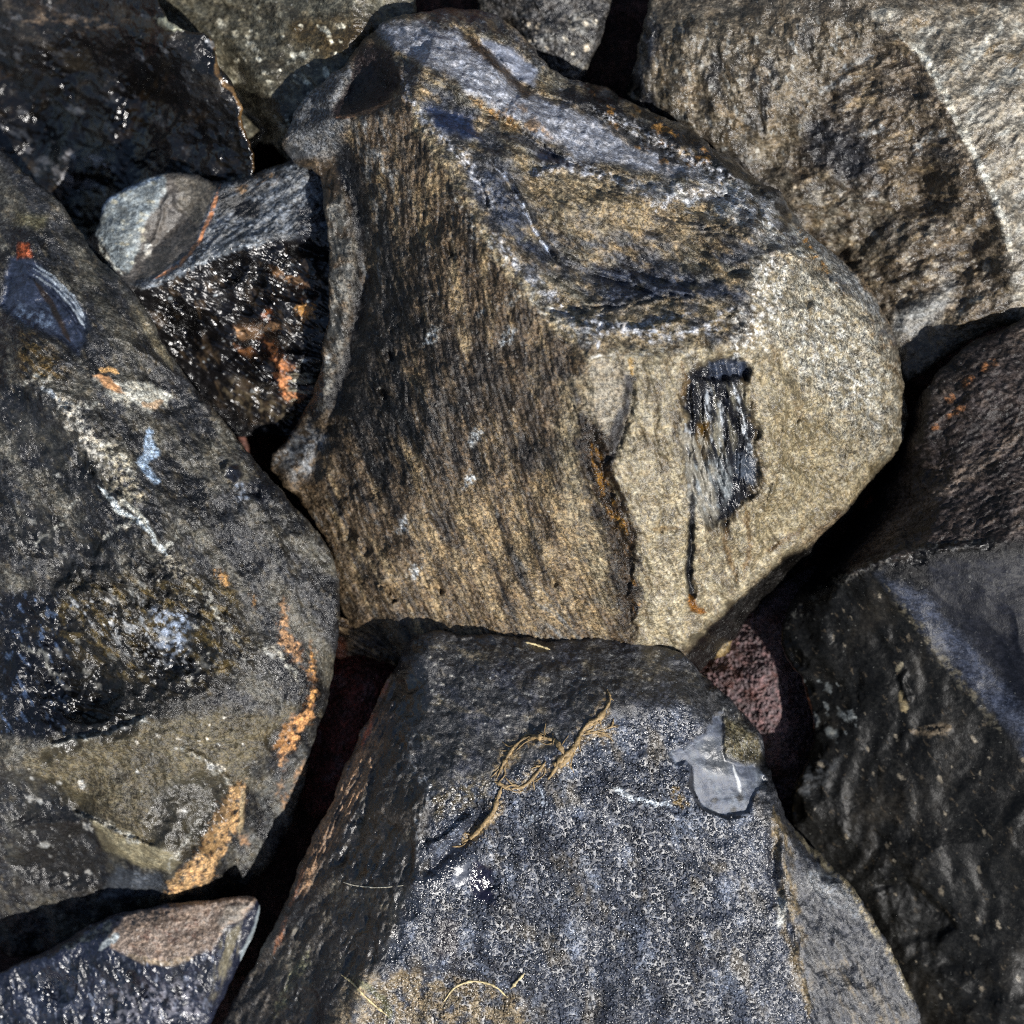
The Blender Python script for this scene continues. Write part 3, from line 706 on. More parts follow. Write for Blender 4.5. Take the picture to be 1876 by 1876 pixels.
    # left flange, groove, foot
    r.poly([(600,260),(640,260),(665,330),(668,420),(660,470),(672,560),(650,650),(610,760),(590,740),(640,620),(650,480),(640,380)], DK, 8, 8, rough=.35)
    r.poly([(600,380),(625,350),(648,420),(650,520),(632,640),(590,760),(560,780),(600,640),(606,480)], (.15,.15,.14), 8, 10, rough=.4, tex=(26,-.7,.1), seed=39)
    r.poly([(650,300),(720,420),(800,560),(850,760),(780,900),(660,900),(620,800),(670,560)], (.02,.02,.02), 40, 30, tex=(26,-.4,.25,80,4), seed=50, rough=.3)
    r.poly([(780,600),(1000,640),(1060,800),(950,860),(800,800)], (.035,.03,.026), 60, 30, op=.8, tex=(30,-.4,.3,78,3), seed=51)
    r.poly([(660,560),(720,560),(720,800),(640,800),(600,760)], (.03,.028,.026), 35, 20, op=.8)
    r.poly([(490,850),(560,775),(600,800),(580,860),(540,880)], (.20,.21,.22), 12, 16, tex=(16,-.4,.2), seed=40)
    r.poly([(520,240),(545,180),(640,110),(660,160),(610,210),(640,225),(600,290),(520,300)], (.14,.145,.15), 10, 12, spk=.9)
    r.poly([(660,80),(715,90),(735,150),(700,192),(620,220),(605,205),(640,150)], (.028,.02,.02), 6, 8, spk=.9, rough=.4)  # shade in the hollow under the peak painted dark
    r.line([(612,216),(650,212),(690,198),(722,178)], 3, (.25,.16,.10), 3, op=.9)
    r.poly([(940,1000),(1060,1150),(1150,1190),(980,1190),(990,1120)], GREY, 22, 20, tex=(14,0,.4,65,4), seed=41)
    for q in ((790,612,16),(930,615,17),(600,655,9),(740,960,14),(760,1045,14),(860,880,14),(880,570,10),(870,800,14)):
        r.poly([(q[0]-q[2],q[1]+q[2]*1.2),(q[0],q[1]-q[2]*1.2),(q[0]+q[2],q[1]-q[2]*.5),(q[0]+q[2]*.4,q[1]+q[2])], (.33,.35,.36), 5, 9, wwl=14, tex=(8,-.3,.3), seed=q[0])
    # underside lip along the lower right edge, its shade painted near black
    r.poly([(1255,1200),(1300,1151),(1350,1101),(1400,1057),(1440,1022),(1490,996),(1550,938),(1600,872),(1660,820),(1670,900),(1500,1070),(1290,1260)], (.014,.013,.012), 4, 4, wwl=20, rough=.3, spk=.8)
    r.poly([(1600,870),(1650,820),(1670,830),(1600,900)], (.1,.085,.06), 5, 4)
    r.relief(5, 26, 3, 51, 'r', 84, 3.5, where=[(1290,900),(1450,860),(1440,1010),(1380,1070),(1300,1120),(1260,1000)])
    r.relief(7, 44, 4, 52, 'r', 50, 1.4, where=[(1400,480),(1560,540),(1640,680),(1640,830),(1500,980),(1420,900),(1410,700)]); r.relief(3.5, 12, 3, 53, 'f', 50, 1.3, where=[(1400,480),(1560,540),(1640,680),(1640,830),(1500,980),(1420,900),(1410,700)])
    r.relief(4, 38, 3, 54, 'r', 88, 5, where=[(1075,660),(1260,660),(1250,1150),(1170,1180),(1100,900)])
    for k, p in enumerate(([(1420,640),(1440,740),(1430,860),(1390,960)],[(1480,730),(1450,790),(1470,860),(1540,850),(1560,780),(1520,730)],[(1500,760),(1480,810),(1510,840)],[(1345,960),(1350,1030),(1340,1090)],[(1375,930),(1395,1000),(1370,1050)],[(1560,640),(1580,740),(1570,840)],[(1205,700),(1200,800),(1215,900),(1205,1010)],[(1180,1000),(1190,1080),(1180,1170)])):
        r.groove(p, 4, (6,-6,5,-6,6,-5,-4,-5)[k], 8, seed=150+k); r.line([(x+4,y) for x,y in p], 4.5, (.12,.10,.06), 8, op=.6, tex=(12,-.2,.3), seed=150+k)
    r.scoops(16, [(780,120),(900,190),(1000,260),(1280,350),(1400,400),(1380,560),(1080,630),(960,520),(860,350)], 28, 85, .13, 1, 20, False)
    r.chips(26, [(700,45),(850,25),(965,80),(1085,160),(1200,210),(1320,280),(1435,360),(1510,450),(1600,535),(1650,640),(1658,780)], 10, 34, .3, 2, 12)
    r.chips(16, [(735,150),(800,270),(860,370),(960,530),(1075,650)], 7, 24, .26, 3, 8, False)
    r.chips(14, [(1658,800),(1600,868),(1490,992),(1350,1098),(1255,1195)], 8, 24, .3, 4, 6)
    r.relief(6, 14, 3, 18, 'r', 82, 3, where=[(590,300),(660,300),(665,480),(650,620),(590,780),(520,860),(500,840)]); r.scoops(8, [(590,320),(650,330),(655,500),(640,640),(570,780),(560,740),(600,600)], 12, 30, .3, 8, 80)
    r.chips(12, [(600,1000),(510,870),(590,690),(604,500),(590,340),(520,260)], 9, 26, .28, 5, 8)
    r.scoops(9, [(700,700),(1000,750),(1060,1100),(720,1100),(640,900)], 22, 60, .09, 6, 80, False, False)
    r.scoops(10, [(1420,560),(1600,620),(1630,800),(1480,980),(1420,800)], 22, 60, .10, 7, 60, False)
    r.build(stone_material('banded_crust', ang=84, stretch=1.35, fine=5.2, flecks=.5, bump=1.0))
centre()

# ------------------------------------------------------------------ left boulder
def left():
    ol = [(-60,220,280),(33,300,320),(60,330,330),(110,370,340),(150,430,345),(185,480,350),(245,535,360),(285,590,370),(300,640,372),(350,700,375),(400,760,375),(450,820,375),(490,870,370),(530,920,365),(580,970,360),(610,1020,350),(625,1090,340),(622,1150,330),(612,1230,310),(595,1300,290),(575,1370,270),(560,1430,250),(540,1500,230),(490,1590,190),(420,1660,150),(330,1710,120),(100,1760,110),(-200,1720,100),(-350,1300,150),(-330,700,200),(-200,330,220)]
    ridges = [
        [(60,640,500),(90,720,515),(150,790,528),(180,880,530),(250,950,525),(300,1010,518),(330,1080,508),(360,1130,495)],
        [(-60,1400,400),(80,1362,432),(200,1342,440),(280,1305,440),(330,1240,448),(400,1190,452),(480,1190,430),(540,1250,395)],
        [(560,1250,380),(545,1310,372),(500,1370,376),(440,1430,378),(400,1500,372),(370,1550,362),(310,1600,350)],
        [(60,1420,380),(150,1490,368),(190,1560,345),(250,1580,345),(310,1600,350)],
        [(120,1470,372),(210,1520,384),(300,1560,388)],
        [(290,800,455),(420,900,430),(520,1000,400),(580,1100,370)],
    ]
    pts = [(60,450,400),(150,560,440),(230,640,455),(50,560,440),(400,1000,445),(450,1130,430),(250,870,500),(50,900,470),(50,1050,460),(200,1080,470),(-150,900,420),(100,1250,415),(230,1250,420),(300,1150,450),(40,1200,410),(350,1450,405),(450,1350,402),(200,1420,410),(250,1480,400),(420,1260,425),(150,1640,230),(50,1560,290),(240,1650,215),(-100,1550,250),(470,1500,270),(430,1580,225),(520,1400,300),(560,1320,320)]
    r = Rock('obsidian_boulder', 'dark grey boulder on the left with orange lichen streaks down its right and lower edges', 'boulder', ol, ridges, pts, pitch=36, levels=4, blur=6, seed=11, warp=7, edge=(14, 17), inset=.28)
    r.relief(14, 230, 4); r.relief(6, 50, 4, 5); r.relief(2.2, 9, 3, 7, 'f', 55, 2)
    HACK = [(40,620),(130,680),(200,790),(290,900),(360,1080),(420,1150),(350,1220),(240,1200),(120,1100),(60,1130),(150,1020),(250,1010),(170,900),(120,790),(33,700)]
    r.relief(13, 26, 5, 13, 'r', 40, 1.5, where=HACK); r.poly(HACK, None, 30, 20, rough=.16)
    LOW = [(150,1050),(400,1060),(480,1190),(400,1280),(300,1310),(200,1345),(60,1350),(40,1100)]
    r.relief(10, 34, 5, 14, 'r', 20, 1.8, where=LOW)
    # oval glassy eye near the frame's edge
    EYE = [(20,470),(60,475),(110,520),(155,570),(165,600),(145,650),(110,625),(70,600),(33,590),(0,560)]
    r.apply(r.mask(EYE, 10, 6), dz=-14)
    for k, a in enumerate((0, 12, 24)):
        r.groove([(40,480+a),(90,515+a),(130,560+a),(155,605+a*.8)], 4, (8, -7, 5)[k], 3, seed=k)
    r.relief(8, 15, 4, 15, 'r', 40, 4, where=[(20,580),(110,620),(150,660),(120,700),(33,660)])
    r.groove([(100,720),(150,800),(180,880),(240,930),(265,965),(300,1010)], 8, 10, 6)
    r.groove([(185,895),(215,940),(260,960)], 4, -9, 3)
    r.step([(80,1362),(200,1342),(280,1305)], 5, -16, 50, -1)
    r.groove([(130,1290),(200,1305),(270,1310)], 4, 6, 3, seed=4)
    r.step([(120,1478),(170,1500),(230,1530),(300,1555)], 5, -14, 40, -1, seed=5)
    r.step([(150,1495),(190,1560),(240,1580),(310,1598)], 4, -26, 60, 1, seed=6)
    r.groove([(330,1365),(390,1400),(430,1450)], 6, 7, 4, seed=7)
    r.poly([(275,1440),(300,1425),(390,1430),(410,1490),(330,1550),(290,1530),(275,1490)], None, 12, 8, dz=-4)
    r.groove([(410,850),(430,860),(440,885)], 9, 12, 3, seed=9); r.groove([(440,900),(480,905)], 9, -10, 6, seed=9)
    for p in ([(700,0),(0,0)],): pass
    for k, (c0, c1) in enumerate((((170,590),(420,800)), ((200,600),(470,850)), ((150,500),(300,700)))):
        r.groove([c0, ((c0[0]+c1[0])/2+20,(c0[1]+c1[1])/2-15), c1], 5, 5, 5, seed=20+k)
    # tone
    r.col[:] = (.045,.047,.052); r.rgh[:] = .25; r.spk[:] = .68
    r.speck((.135,.13,.11), 60, -.3, .4, 1, 55, 2, .8); r.speck(DK, 70, -.05, .35, 2, 50, 2, .85); r.speck((.17,.15,.11), 12, .15, .6, 3, 55, 2, .5)
    r.poly([(33,1400),(200,1340),(300,1310),(540,1300),(440,1430),(310,1600),(150,1480)], (.125,.108,.066), 20, 20, op=.8, rough=.42)
    r.speck((.075,.07,.06), 40, -.1, .3, 4, 30, 1, .6, [(250,1350),(420,1440),(300,1560),(170,1480)])
    r.poly([(275,1440),(300,1425),(390,1430),(410,1490),(330,1550),(290,1530),(275,1490)], (.06,.06,.055), 14, 10, op=.5)
    r.poly([(165,1500),(230,1535),(310,1555),(330,1580),(310,1600),(240,1580),(190,1558)], (.22,.20,.14), 5, 6, spk=.4)
    r.poly([(210,1585),(300,1605),(290,1640),(180,1650)], (.09,.1,.115), 6, 8, spk=.5)
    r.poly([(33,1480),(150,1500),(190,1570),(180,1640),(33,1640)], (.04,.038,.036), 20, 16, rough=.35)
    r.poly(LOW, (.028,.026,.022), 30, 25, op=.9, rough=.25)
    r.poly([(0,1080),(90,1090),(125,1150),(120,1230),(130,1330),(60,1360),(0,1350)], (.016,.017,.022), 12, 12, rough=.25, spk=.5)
    r.poly([(0,1080),(125,1100),(125,1350),(0,1350)], (.10,.14,.22), 20, 12, tex=(14,.2,.5,60,2), seed=6, rough=.3)
    r.poly([(150,1060),(420,1060),(470,1200),(380,1270),(200,1240),(60,1150)], (.14,.11,.05), 25, 20, op=.8, tex=(18,-.05,.4,40,2), seed=7)
    r.poly([(130,1090),(260,1110),(330,1170),(350,1220),(290,1230),(180,1160)], (.42,.44,.46), 22, 20, tex=(12,.12,.35,50,2.5), seed=8, rough=.3)
    r.poly([(280,1120),(350,1120),(345,1180),(310,1215),(285,1180)], (.36,.42,.52), 14, 14, tex=(12,-.2,.25), seed=9, rough=.3)
    r.line([(100,725),(130,755),(165,810),(190,850),(215,870)], 15, (.5,.49,.45), 12, tex=(10,-.3,.2), seed=10, rough=.25)
    r.poly([(170,800),(240,840),(270,920),(220,930),(190,880)], (.33,.31,.25), 10, 14, tex=(9,-.2,.25), seed=11, rough=.25)
    r.line([(180,890),(220,935),(255,955),(265,960),(295,1005),(310,1020)], 5, (.55,.6,.62), 5, tex=(9,-.6,0), seed=12, rough=.25)
    r.line([(215,915),(250,935),(268,965)], 4, (.5,.5,.45), 4, seed=13)
    r.line([(300,1010),(345,1060),(350,1100)], 13, (.33,.31,.26), 12, tex=(9,-.1,.35), seed=14, rough=.25)
    r.line([(80,700),(110,735)], 8, (.3,.33,.36), 8, tex=(9,-.2,.2), seed=15)
    r.poly([(172,690),(200,700),(260,700),(315,720),(310,745),(280,742),(275,755),(240,738),(210,735)], (.42,.42,.38), 5, 10, wwl=20, tex=(10,-.6,-.1), seed=16, spk=.6)
    r.poly([(170,685),(200,690),(225,720),(195,712)], (.48,.30,.17), 3, 6, wwl=20, spk=.4); r.line([(180,678),(200,676),(215,685)], 4, (.5,.34,.17), 4); r.line([(255,740),(280,745),(300,735)], 6, (.42,.33,.24), 5)
    r.poly([(265,790),(275,785),(292,835),(270,850),(295,885),(285,888),(258,862),(248,845),(265,830)], (.26,.33,.42), 3, 6, wwl=20, tex=(9,-.8,-.2), seed=17)
    r.poly([(20,470),(60,475),(110,520),(155,570),(165,600),(145,650),(110,625),(70,600),(33,590),(0,560)], (.05,.062,.095), 6, 6, rough=.3, spk=.3)
    r.poly([(33,560),(90,570),(100,605),(33,590)], (.20,.25,.33), 10, 10, tex=(10,-.2,.3), seed=18)
    for k, a in enumerate((0, 9, 20)): r.line([(60,482+a),(100,508+a),(135,545+a),(158,585+a)], 2.2, (.32,.36,.40), 3, op=.9, seed=k)
    r.line([(60,510),(95,560),(130,630)], 5, (.04,.03,.025), 3)
    r.poly([(33,445),(50,447),(62,468),(33,475)], (.30,.10,.045), 4, 5, wwl=15)
    r.poly([(33,600),(100,640),(130,690),(33,690)], (.14,.105,.05), 12, 14, tex=(12,-.2,.3,40,3), seed=19, rough=.22)
    r.poly([(30,385),(90,400),(80,420),(30,410)], (.17,.16,.10), 10, 10, op=.7)
    for k, p in enumerate(([(100,700),(70,690),(40,705)],[(130,755),(150,740),(190,745)],[(165,810),(200,815),(235,850),(250,880)],[(250,955),(215,965),(190,990)],[(300,1010),(320,985),(330,970)],[(345,1070),(380,1090),(400,1130),(440,1180)],[(200,1345),(150,1350),(90,1370)],[(280,1310),(230,1325),(180,1350)],[(470,1180),(510,1200),(545,1245)],[(390,1190),(360,1220),(345,1260)],[(330,1370),(380,1395),(425,1445)],[(33,1180),(80,1200),(110,1260)],[(60,1000),(110,960),(150,900)],[(120,1478),(190,1508),(260,1545)],[(300,1600),(330,1560),(370,1500)])):
        r.line(p, 5, (.36,.36,.33), 9, op=.85, tex=(10,-.25,.2), seed=110+k, rough=.2)
    for k, p in enumerate(([(450,870),(500,960),(540,1060),(560,1150)],[(330,720),(400,840),(450,950)],[(60,420),(140,540),(200,640)],[(300,1330),(380,1360),(470,1350)],[(60,850),(100,940),(110,1020)],[(420,1100),(400,1180),(440,1260)])):
        r.step(p, 5, (9,-10,8,-9,8,-9)[k], 50, 1, 10, seed=130+k)
    # lichen and clay
    for P, c in (([(516,1095),(522,1100),(530,1160),(552,1185),(553,1222),(535,1205),(512,1175)], ORA), ([(568,1180),(575,1200),(575,1245),(566,1230)], (.42,.25,.10)), ([(548,1310),(570,1295),(572,1325),(545,1345),(540,1370),(515,1385),(505,1365),(520,1330)], (.45,.27,.13)), ([(520,1380),(525,1375),(520,1410),(510,1400)], ORA), ([(555,1395),(562,1390),(550,1430),(535,1450),(545,1410)], ORA),
                 ([(515,1430),(520,1425),(515,1445),(500,1455)], ORA), ([(515,1460),(530,1455),(525,1475),(520,1480)], ORA),
                 ([(425,1440),(450,1430),(445,1475),(435,1520),(415,1550),(395,1580),(390,1610),(330,1640),(295,1665),(310,1620),(365,1560),(380,1520),(400,1480)], (.38,.265,.145)), ([(440,1530),(452,1525),(455,1545),(445,1550)], ORA), ([(575,1260),(580,1270),(570,1300),(560,1290)], (.40,.24,.10)), ([(388,1045),(410,1050),(420,1070),(415,1075)], (.4,.26,.12)), ([(465,1090),(468,1110),(462,1105)], (.4,.26,.12))):
        r.poly(P, (c[0]*.8,c[1]*.72,c[2]*.7), 9, 12, wwl=18, spk=.8, rough=.6, seed=int(P[0][0])+3, tex=(10,-.1,.3), op=.8)
        r.poly(P, c, 3, 11, wwl=15, spk=.75, rough=.7, seed=int(P[0][0]), dz=2.0, tex=(13,-.4,.02))
    r.poly([(480,1440),(540,1380),(560,1330),(580,1350),(560,1430),(500,1560),(450,1590),(450,1500)], (.10,.105,.105), 12, 14, op=.6, tex=(18,-.3,.3,60,3), seed=21)
    r.line([(446,1440),(442,1500),(440,1530)], 4, (.3,.25,.17), 3)
    r.spots(34, [(40,1340),(520,1300),(400,1520),(100,1660),(40,1500)], (.5,.5,.48), 1.6, 8, 5, 30, 1.7, rough=.2)
    r.spots(60, [(40,720),(180,900),(300,1020),(420,1060),(520,1180),(400,1400),(130,1300),(40,1080)], (.36,.36,.34), 1.5, 7, 6, 30, 1.8, op=.8, rough=.2)  # pale flecks painted for the sparkle of the hackly part
    r.poly([(420,855),(435,850),(445,870),(430,885),(412,872)], (.03,.033,.042), 3, 3, rough=.15, spk=.2)
    r.poly([(445,880),(500,890),(490,930),(455,910)], (.016,.018,.025), 7, 10, rough=.25); r.line([(435,885),(450,920)], 8, (.2,.23,.28), 8, tex=(9,-.3,.2), seed=4)
    r.line([(250,560),(280,620),(320,680)], 6, (.2,.18,.13), 5, op=.7)
    r.scoop(215, 1420, 150, 70, 12, 16, 1, False); r.scoop(345, 1490, 90, 62, -40, 13, 2); r.scoop(120, 1570, 120, 66, 20, 24, 3); r.scoop(110, 1240, 130, 95, 60, 26, 4); r.scoop(300, 1180, 110, 60, 20, 22, 5); r.scoop(60, 1470, 120, 50, 10, 16, 16); r.scoop(480, 1380, 90, 44, -50, 14, 17, False); r.scoop(430, 1300, 110, 60, -30, 12, 6, False)
    r.scoop(120, 980, 120, 80, 70, 16, 7, False); r.scoop(60, 790, 80, 55, 60, 12, 8); r.scoop(330, 900, 130, 60, 60, 10, 9, False); r.scoop(480, 1080, 110, 50, 65, 9, 10, False); r.scoop(240, 700, 120, 50, 50, 9, 11, False)
    r.scoops(14, [(60,640),(180,700),(330,1060),(420,1160),(300,1300),(60,1330)], 16, 52, .24, 12, 45)
    r.chips(26, [(60,330),(185,480),(290,610),(450,820),(580,970),(624,1100),(600,1280),(560,1430)], 9, 30, .28, 13, 9, False)
    r.chips(12, [(60,1400),(200,1342),(280,1305),(400,1190),(540,1250)], 10, 30, .25, 14, 6)
    r.chips(12, [(545,1310),(440,1430),(370,1550),(310,1600)], 8, 26, .28, 15, 5)
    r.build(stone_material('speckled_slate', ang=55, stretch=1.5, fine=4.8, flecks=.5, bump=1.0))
left()

# ------------------------------------------------------------------ bottom boulder
def bottom():
    ol = [(745,1182,375),(772,1158,380),(800,1156,388),(870,1165,395),(940,1163,400),(1010,1175,404),(1080,1168,408),(1150,1170,408),(1240,1190,403),(1270,1215,400),(1310,1255,395),(1360,1300,390),(1390,1340,388),(1405,1400,385),(1430,1460,380),(1442,1505,375),(1500,1560,370),(1560,1620,365),(1600,1690,360),(1640,1750,350),(1670,1810,340),(1688,1870,330),(1720,2050,280),(1450,2250,220),(700,2250,220),(330,2020,160),(430,1835,230),(480,1740,285),(522,1650,310),(560,1570,330),(600,1480,345),(645,1380,345),(690,1280,345),(718,1230,355)]
    ridges = [
        [(760,1200,430),(745,1270,440),(745,1340,452),(750,1400,480),(790,1450,528),(860,1440,535),(920,1425,538),(1010,1380,535),(1060,1340,528),(1110,1285,512)],
        [(790,1450,528),(780,1540,525),(765,1620,518),(735,1700,500),(690,1760,480),(640,1860,450),(600,2000,400)],
        [(1110,1285,520),(1250,1290,490),(1340,1370,460),(1390,1460,440),(1425,1560,430),(1450,1680,410),(1490,1870,380)],
        [(1430,1500,415),(1500,1620,395),(1580,1760,370),(1620,1870,350)],
    ]
    pts = [(850,1230,450),(1000,1300,500),(950,1220,460),(1200,1240,450),(850,1340,496),(1100,1230,462),(850,1600,510),(900,1520,530),(1000,1500,522),(1200,1450,495),(1300,1450,470),(820,1780,470),(1000,1700,470),(1200,1650,450),(1000,1900,420),(1300,1850,400),(1350,1650,430),(700,1500,462),(660,1500,420),(640,1620,425),(600,1700,390),(540,1800,345),(690,1640,468),(500,1900,300),(1000,2100,340)]
    r = Rock('obsidian_boulder', 'blue black bottom boulder with a glittering beaded face and a dry rootlet on it', 'boulder', ol, ridges, pts, pitch=36, levels=4, blur=6, seed=23, warp=7, edge=(10, 12), inset=.25)
    r.relief(12, 240, 4); r.relief(5, 60, 3, 5)
    FL = [(720,1230),(745,1340),(750,1400),(790,1450),(780,1540),(735,1700),(640,1860),(600,2000),(300,2000),(560,1570)]
    r.relief(10, 38, 4, 12, 'r', 115, 3, where=FL)
    SIDE = [(715,1230),(730,1300),(690,1390),(640,1500),(600,1560),(560,1640),(540,1640),(560,1570),(645,1380)]
    r.relief(11, 13, 3, 13, 'r', 116, 9, where=SIDE)
    MAIN = [(790,1450),(920,1425),(1060,1340),(1250,1290),(1390,1460),(1425,1560),(1490,1900),(650,1900),(735,1700),(780,1540)]
    r.relief(7, 80, 3, 14, 'f', 70, 1.7, where=MAIN); r.scoops(9, MAIN, 40, 130, .085, 31, 60, False, False)
    r.relief(8, 30, 4, 15, 'r', 65, 3.5, where=[(1430,1500),(1490,1560),(1690,1870),(1490,1900),(1425,1580)])
    r.relief(2.2, 10, 3, 7, where=FL); r.relief(1.8, 10, 3, 7, where=[(745,1182),(800,1156),(1240,1185),(1380,1330),(1250,1290),(1110,1285),(1010,1380),(920,1425),(790,1450),(745,1340)])
    # the smooth pool of glass on the right
    POOL = [(1225,1378),(1250,1372),(1290,1345),(1310,1310),(1325,1305),(1325,1350),(1330,1390),(1350,1400),(1380,1400),(1402,1430),(1380,1460),(1370,1490),(1320,1495),(1285,1480),(1268,1450),(1265,1410),(1255,1395),(1238,1400)]
    r.apply(r.mask(POOL, 4, 4), dz=-9)
    r.step([(1262,1400),(1268,1450),(1290,1485),(1330,1500),(1370,1495)], 4, 7, 25, 1)
    r.groove([(775,1610),(800,1580),(850,1540),(880,1500)], 12, -14, 7)
    r.groove([(780,1560),(830,1525),(870,1490)], 8, 14, 6, seed=2)
    r.groove([(880,1590),(905,1630)], 14, -6, 8, seed=3)
    r.groove([(740,1330),(752,1390),(775,1430)], 6, 7, 5, seed=4)
    r.groove([(640,1620),(740,1630)], 4, -3, 3, seed=5)
    r.groove([(760,1460),(770,1550),(760,1640)], 10, 7, 8, seed=6)
    r.groove([(950,1270),(1000,1330),(980,1370)], 7, 6, 6, seed=7)
    r.groove([(1390,1400),(1430,1500),(1440,1640),(1480,1800)], 12, 10, 6, seed=8)
    r.groove([(1420,1500),(1415,1600),(1440,1700)], 10, -12, 6, seed=8)
    for k in range(5): r.groove([(1235-k*4,1440+k*9),(1262,1455+k*9)], 3, -5, 3, seed=40+k)
    r.step([(700,1790),(800,1770),(880,1790),(950,1830)], 8, -16, 60, 1, seed=9)
    # tone
    r.col[:] = (.04,.043,.052); r.rgh[:] = .42; r.spk[:] = .8
    TOPF = [(745,1182),(800,1156),(1240,1185),(1380,1330),(1250,1290),(1110,1285),(1010,1380),(920,1425),(790,1450),(745,1340)]
    r.poly(TOPF, (.036,.036,.038), 15, 15, rough=.5); r.speck((.15,.13,.09), 34, .1, .5, 1, 15, 2, .75, TOPF); r.speck((.03,.035,.055), 60, .0, .4, 2, 20, 1.6, .7, TOPF)
    r.speck((.34,.34,.32), 9, .33, .6, 3, 10, 2, .8, TOPF)
    r.poly(FL, (.05,.042,.032), 20, 15, rough=.45); r.speck(DK, 60, -.05, .4, 4, 110, 2, .85, FL); r.speck((.11,.1,.075), 40, .1, .5, 5, 110, 2, .7, FL)
    r.poly(SIDE, (.30,.2,.12), 8, 8, rough=.6, tex=(16,-.6,.2,116,8), seed=6); r.line([(712,1245),(690,1300),(662,1370)], 5, (.35,.11,.06), 4, op=.8, tex=(14,-.4,.1,110,4), seed=7); r.line([(560,1575),(540,1640),(500,1750)], 4, (.3,.15,.08), 4, op=.7, tex=(14,-.4,.1,110,4), seed=8)
    r.poly(MAIN, (.045,.053,.074), 18, 15, rough=.24, spk=.6, bead=.5)
    r.poly([(820,1500),(1000,1420),(1200,1380),(1300,1500),(1330,1700),(1400,1900),(760,1900),(800,1650)], None, 40, 15, bead=1., rough=.2)
    r.speck(None, 60, .15, .5, 71, 60, 1.4, .8, MAIN, bead=.15, rough=.25)
    r.speck((.12,.105,.08), 70, .15, .5, 9, 70, 1.7, .7, MAIN); r.speck((.17,.195,.245), 60, .05, .5, 10, 75, 1.7, .75, MAIN); r.speck((.018,.02,.03), 70, .1, .5, 11, 60, 1.6, .8, MAIN)
    r.poly([(640,1790),(760,1780),(880,1800),(960,1830),(980,1900),(600,1900)], (.2,.165,.11), 16, 16, tex=(22,-.5,.2), seed=12)
    r.poly([(780,1440),(900,1420),(880,1480),(800,1500)], (.17,.14,.08), 12, 14, op=.8, tex=(14,-.3,.3), seed=13, rough=.25)
    r.poly([(870,1580),(900,1590),(905,1655),(870,1650),(860,1620)], (.02,.016,.035), 6, 8, rough=.1, spk=.1, bead=.15)
    r.poly([(830,1590),(865,1575),(860,1620),(830,1640)], (.13,.14,.165), 6, 6, rough=.3, spk=.2, bead=0)
    r.poly([(775,1600),(830,1545),(855,1545),(830,1600),(790,1650)], (.025,.03,.045), 7, 8, rough=.2, spk=.3, bead=.2)
    r.poly([(800,1680),(840,1690),(835,1760),(795,1760)], (.03,.026,.03), 10, 12, rough=.2, bead=.3)
    r.poly(POOL, (.095,.11,.145), 3, 9, wwl=14, rough=.6, spk=.3, bead=0); r.poly(POOL, (.15,.17,.2), 6, 9, wwl=14, tex=(24,-.2,.4,60,2), seed=72)
    r.poly([(1290,1360),(1330,1370),(1335,1420),(1300,1420)], (.10,.105,.11), 12, 14, rough=.3)
    r.line([(1343,1402),(1352,1430),(1356,1455)], 2.5, (.55,.57,.58), 2); r.line([(1268,1400),(1266,1440),(1285,1482),(1330,1498),(1370,1496)], 3.5, (.012,.013,.02), 2, rough=.2)
    for p in ((1310,1467,6),(1355,1460,8),(1345,1485,7)): r.poly([(p[0]-p[2],p[1]),(p[0],p[1]-p[2]),(p[0]+p[2],p[1]),(p[0],p[1]+p[2])], DK, 2, 4, wwl=10, bead=0)
    r.poly([(1325,1310),(1370,1330),(1400,1390),(1380,1400),(1345,1395),(1325,1370)], (.10,.09,.055), 7, 10, rough=.3, spk=.9, bead=.2)
    r.line([(1120,1440),(1160,1465),(1200,1472),(1240,1475)], 5, (.38,.42,.46), 6, tex=(9,-.4,.15), seed=14); r.line([(985,1440),(1000,1480),(960,1510)], 6, (.3,.33,.37), 7, tex=(9,-.2,.3), seed=15)
    for k, p in enumerate(([(1112,1270),(1100,1312),(1076,1330),(1050,1372),(1018,1408),(1004,1428)],[(1020,1360),(985,1350),(948,1362),(925,1395),(908,1430)],[(1000,1395),(960,1440),(925,1442)],[(915,1450),(905,1490),(876,1525),(845,1545)],[(1060,1345),(1100,1345),(1130,1330)])): r.line(p, 13, (.26,.2,.11), 9, op=.85, tex=(10,-.25,.2), seed=140+k, rough=.35, bead=.1)
    r.line([(1236,1440),(1240,1465),(1262,1480)], 8, (.2,.15,.07), 5, tex=(9,-.3,.2), seed=16)
    r.line([(1420,1480),(1440,1580),(1450,1700),(1480,1860)], 16, (.15,.12,.07), 12, tex=(22,-.4,.2,80,4), seed=17)
    r.line([(1445,1510),(1500,1570),(1560,1630),(1600,1700),(1640,1760),(1680,1850)], 7, (.25,.22,.15), 5, op=.9, tex=(14,-.4,.1), seed=18)
    r.poly([(1475,1590),(1530,1600),(1590,1690),(1560,1680),(1480,1620)], (.15,.16,.17), 10, 10, op=.9, rough=.3, bead=0, tex=(20,-.5,.1), seed=19)
    r.poly([(1425,1640),(1440,1650),(1436,1690),(1424,1700)], (.45,.46,.44), 5, 5)
    r.poly([(1490,1700),(1690,1870),(1560,1900),(1500,1800)], (.14,.12,.085), 16, 16, op=.8, tex=(16,-.2,.4,65,4), seed=20, bead=.2)
    r.line([(650,1790),(700,1830),(720,1870)], 6, (.13,.13,.07), 6, op=.8); r.line([(570,1740),(520,1820),(500,1870)], 9, (.16,.16,.1), 6, op=.8, tex=(14,-.4,.2), seed=21)
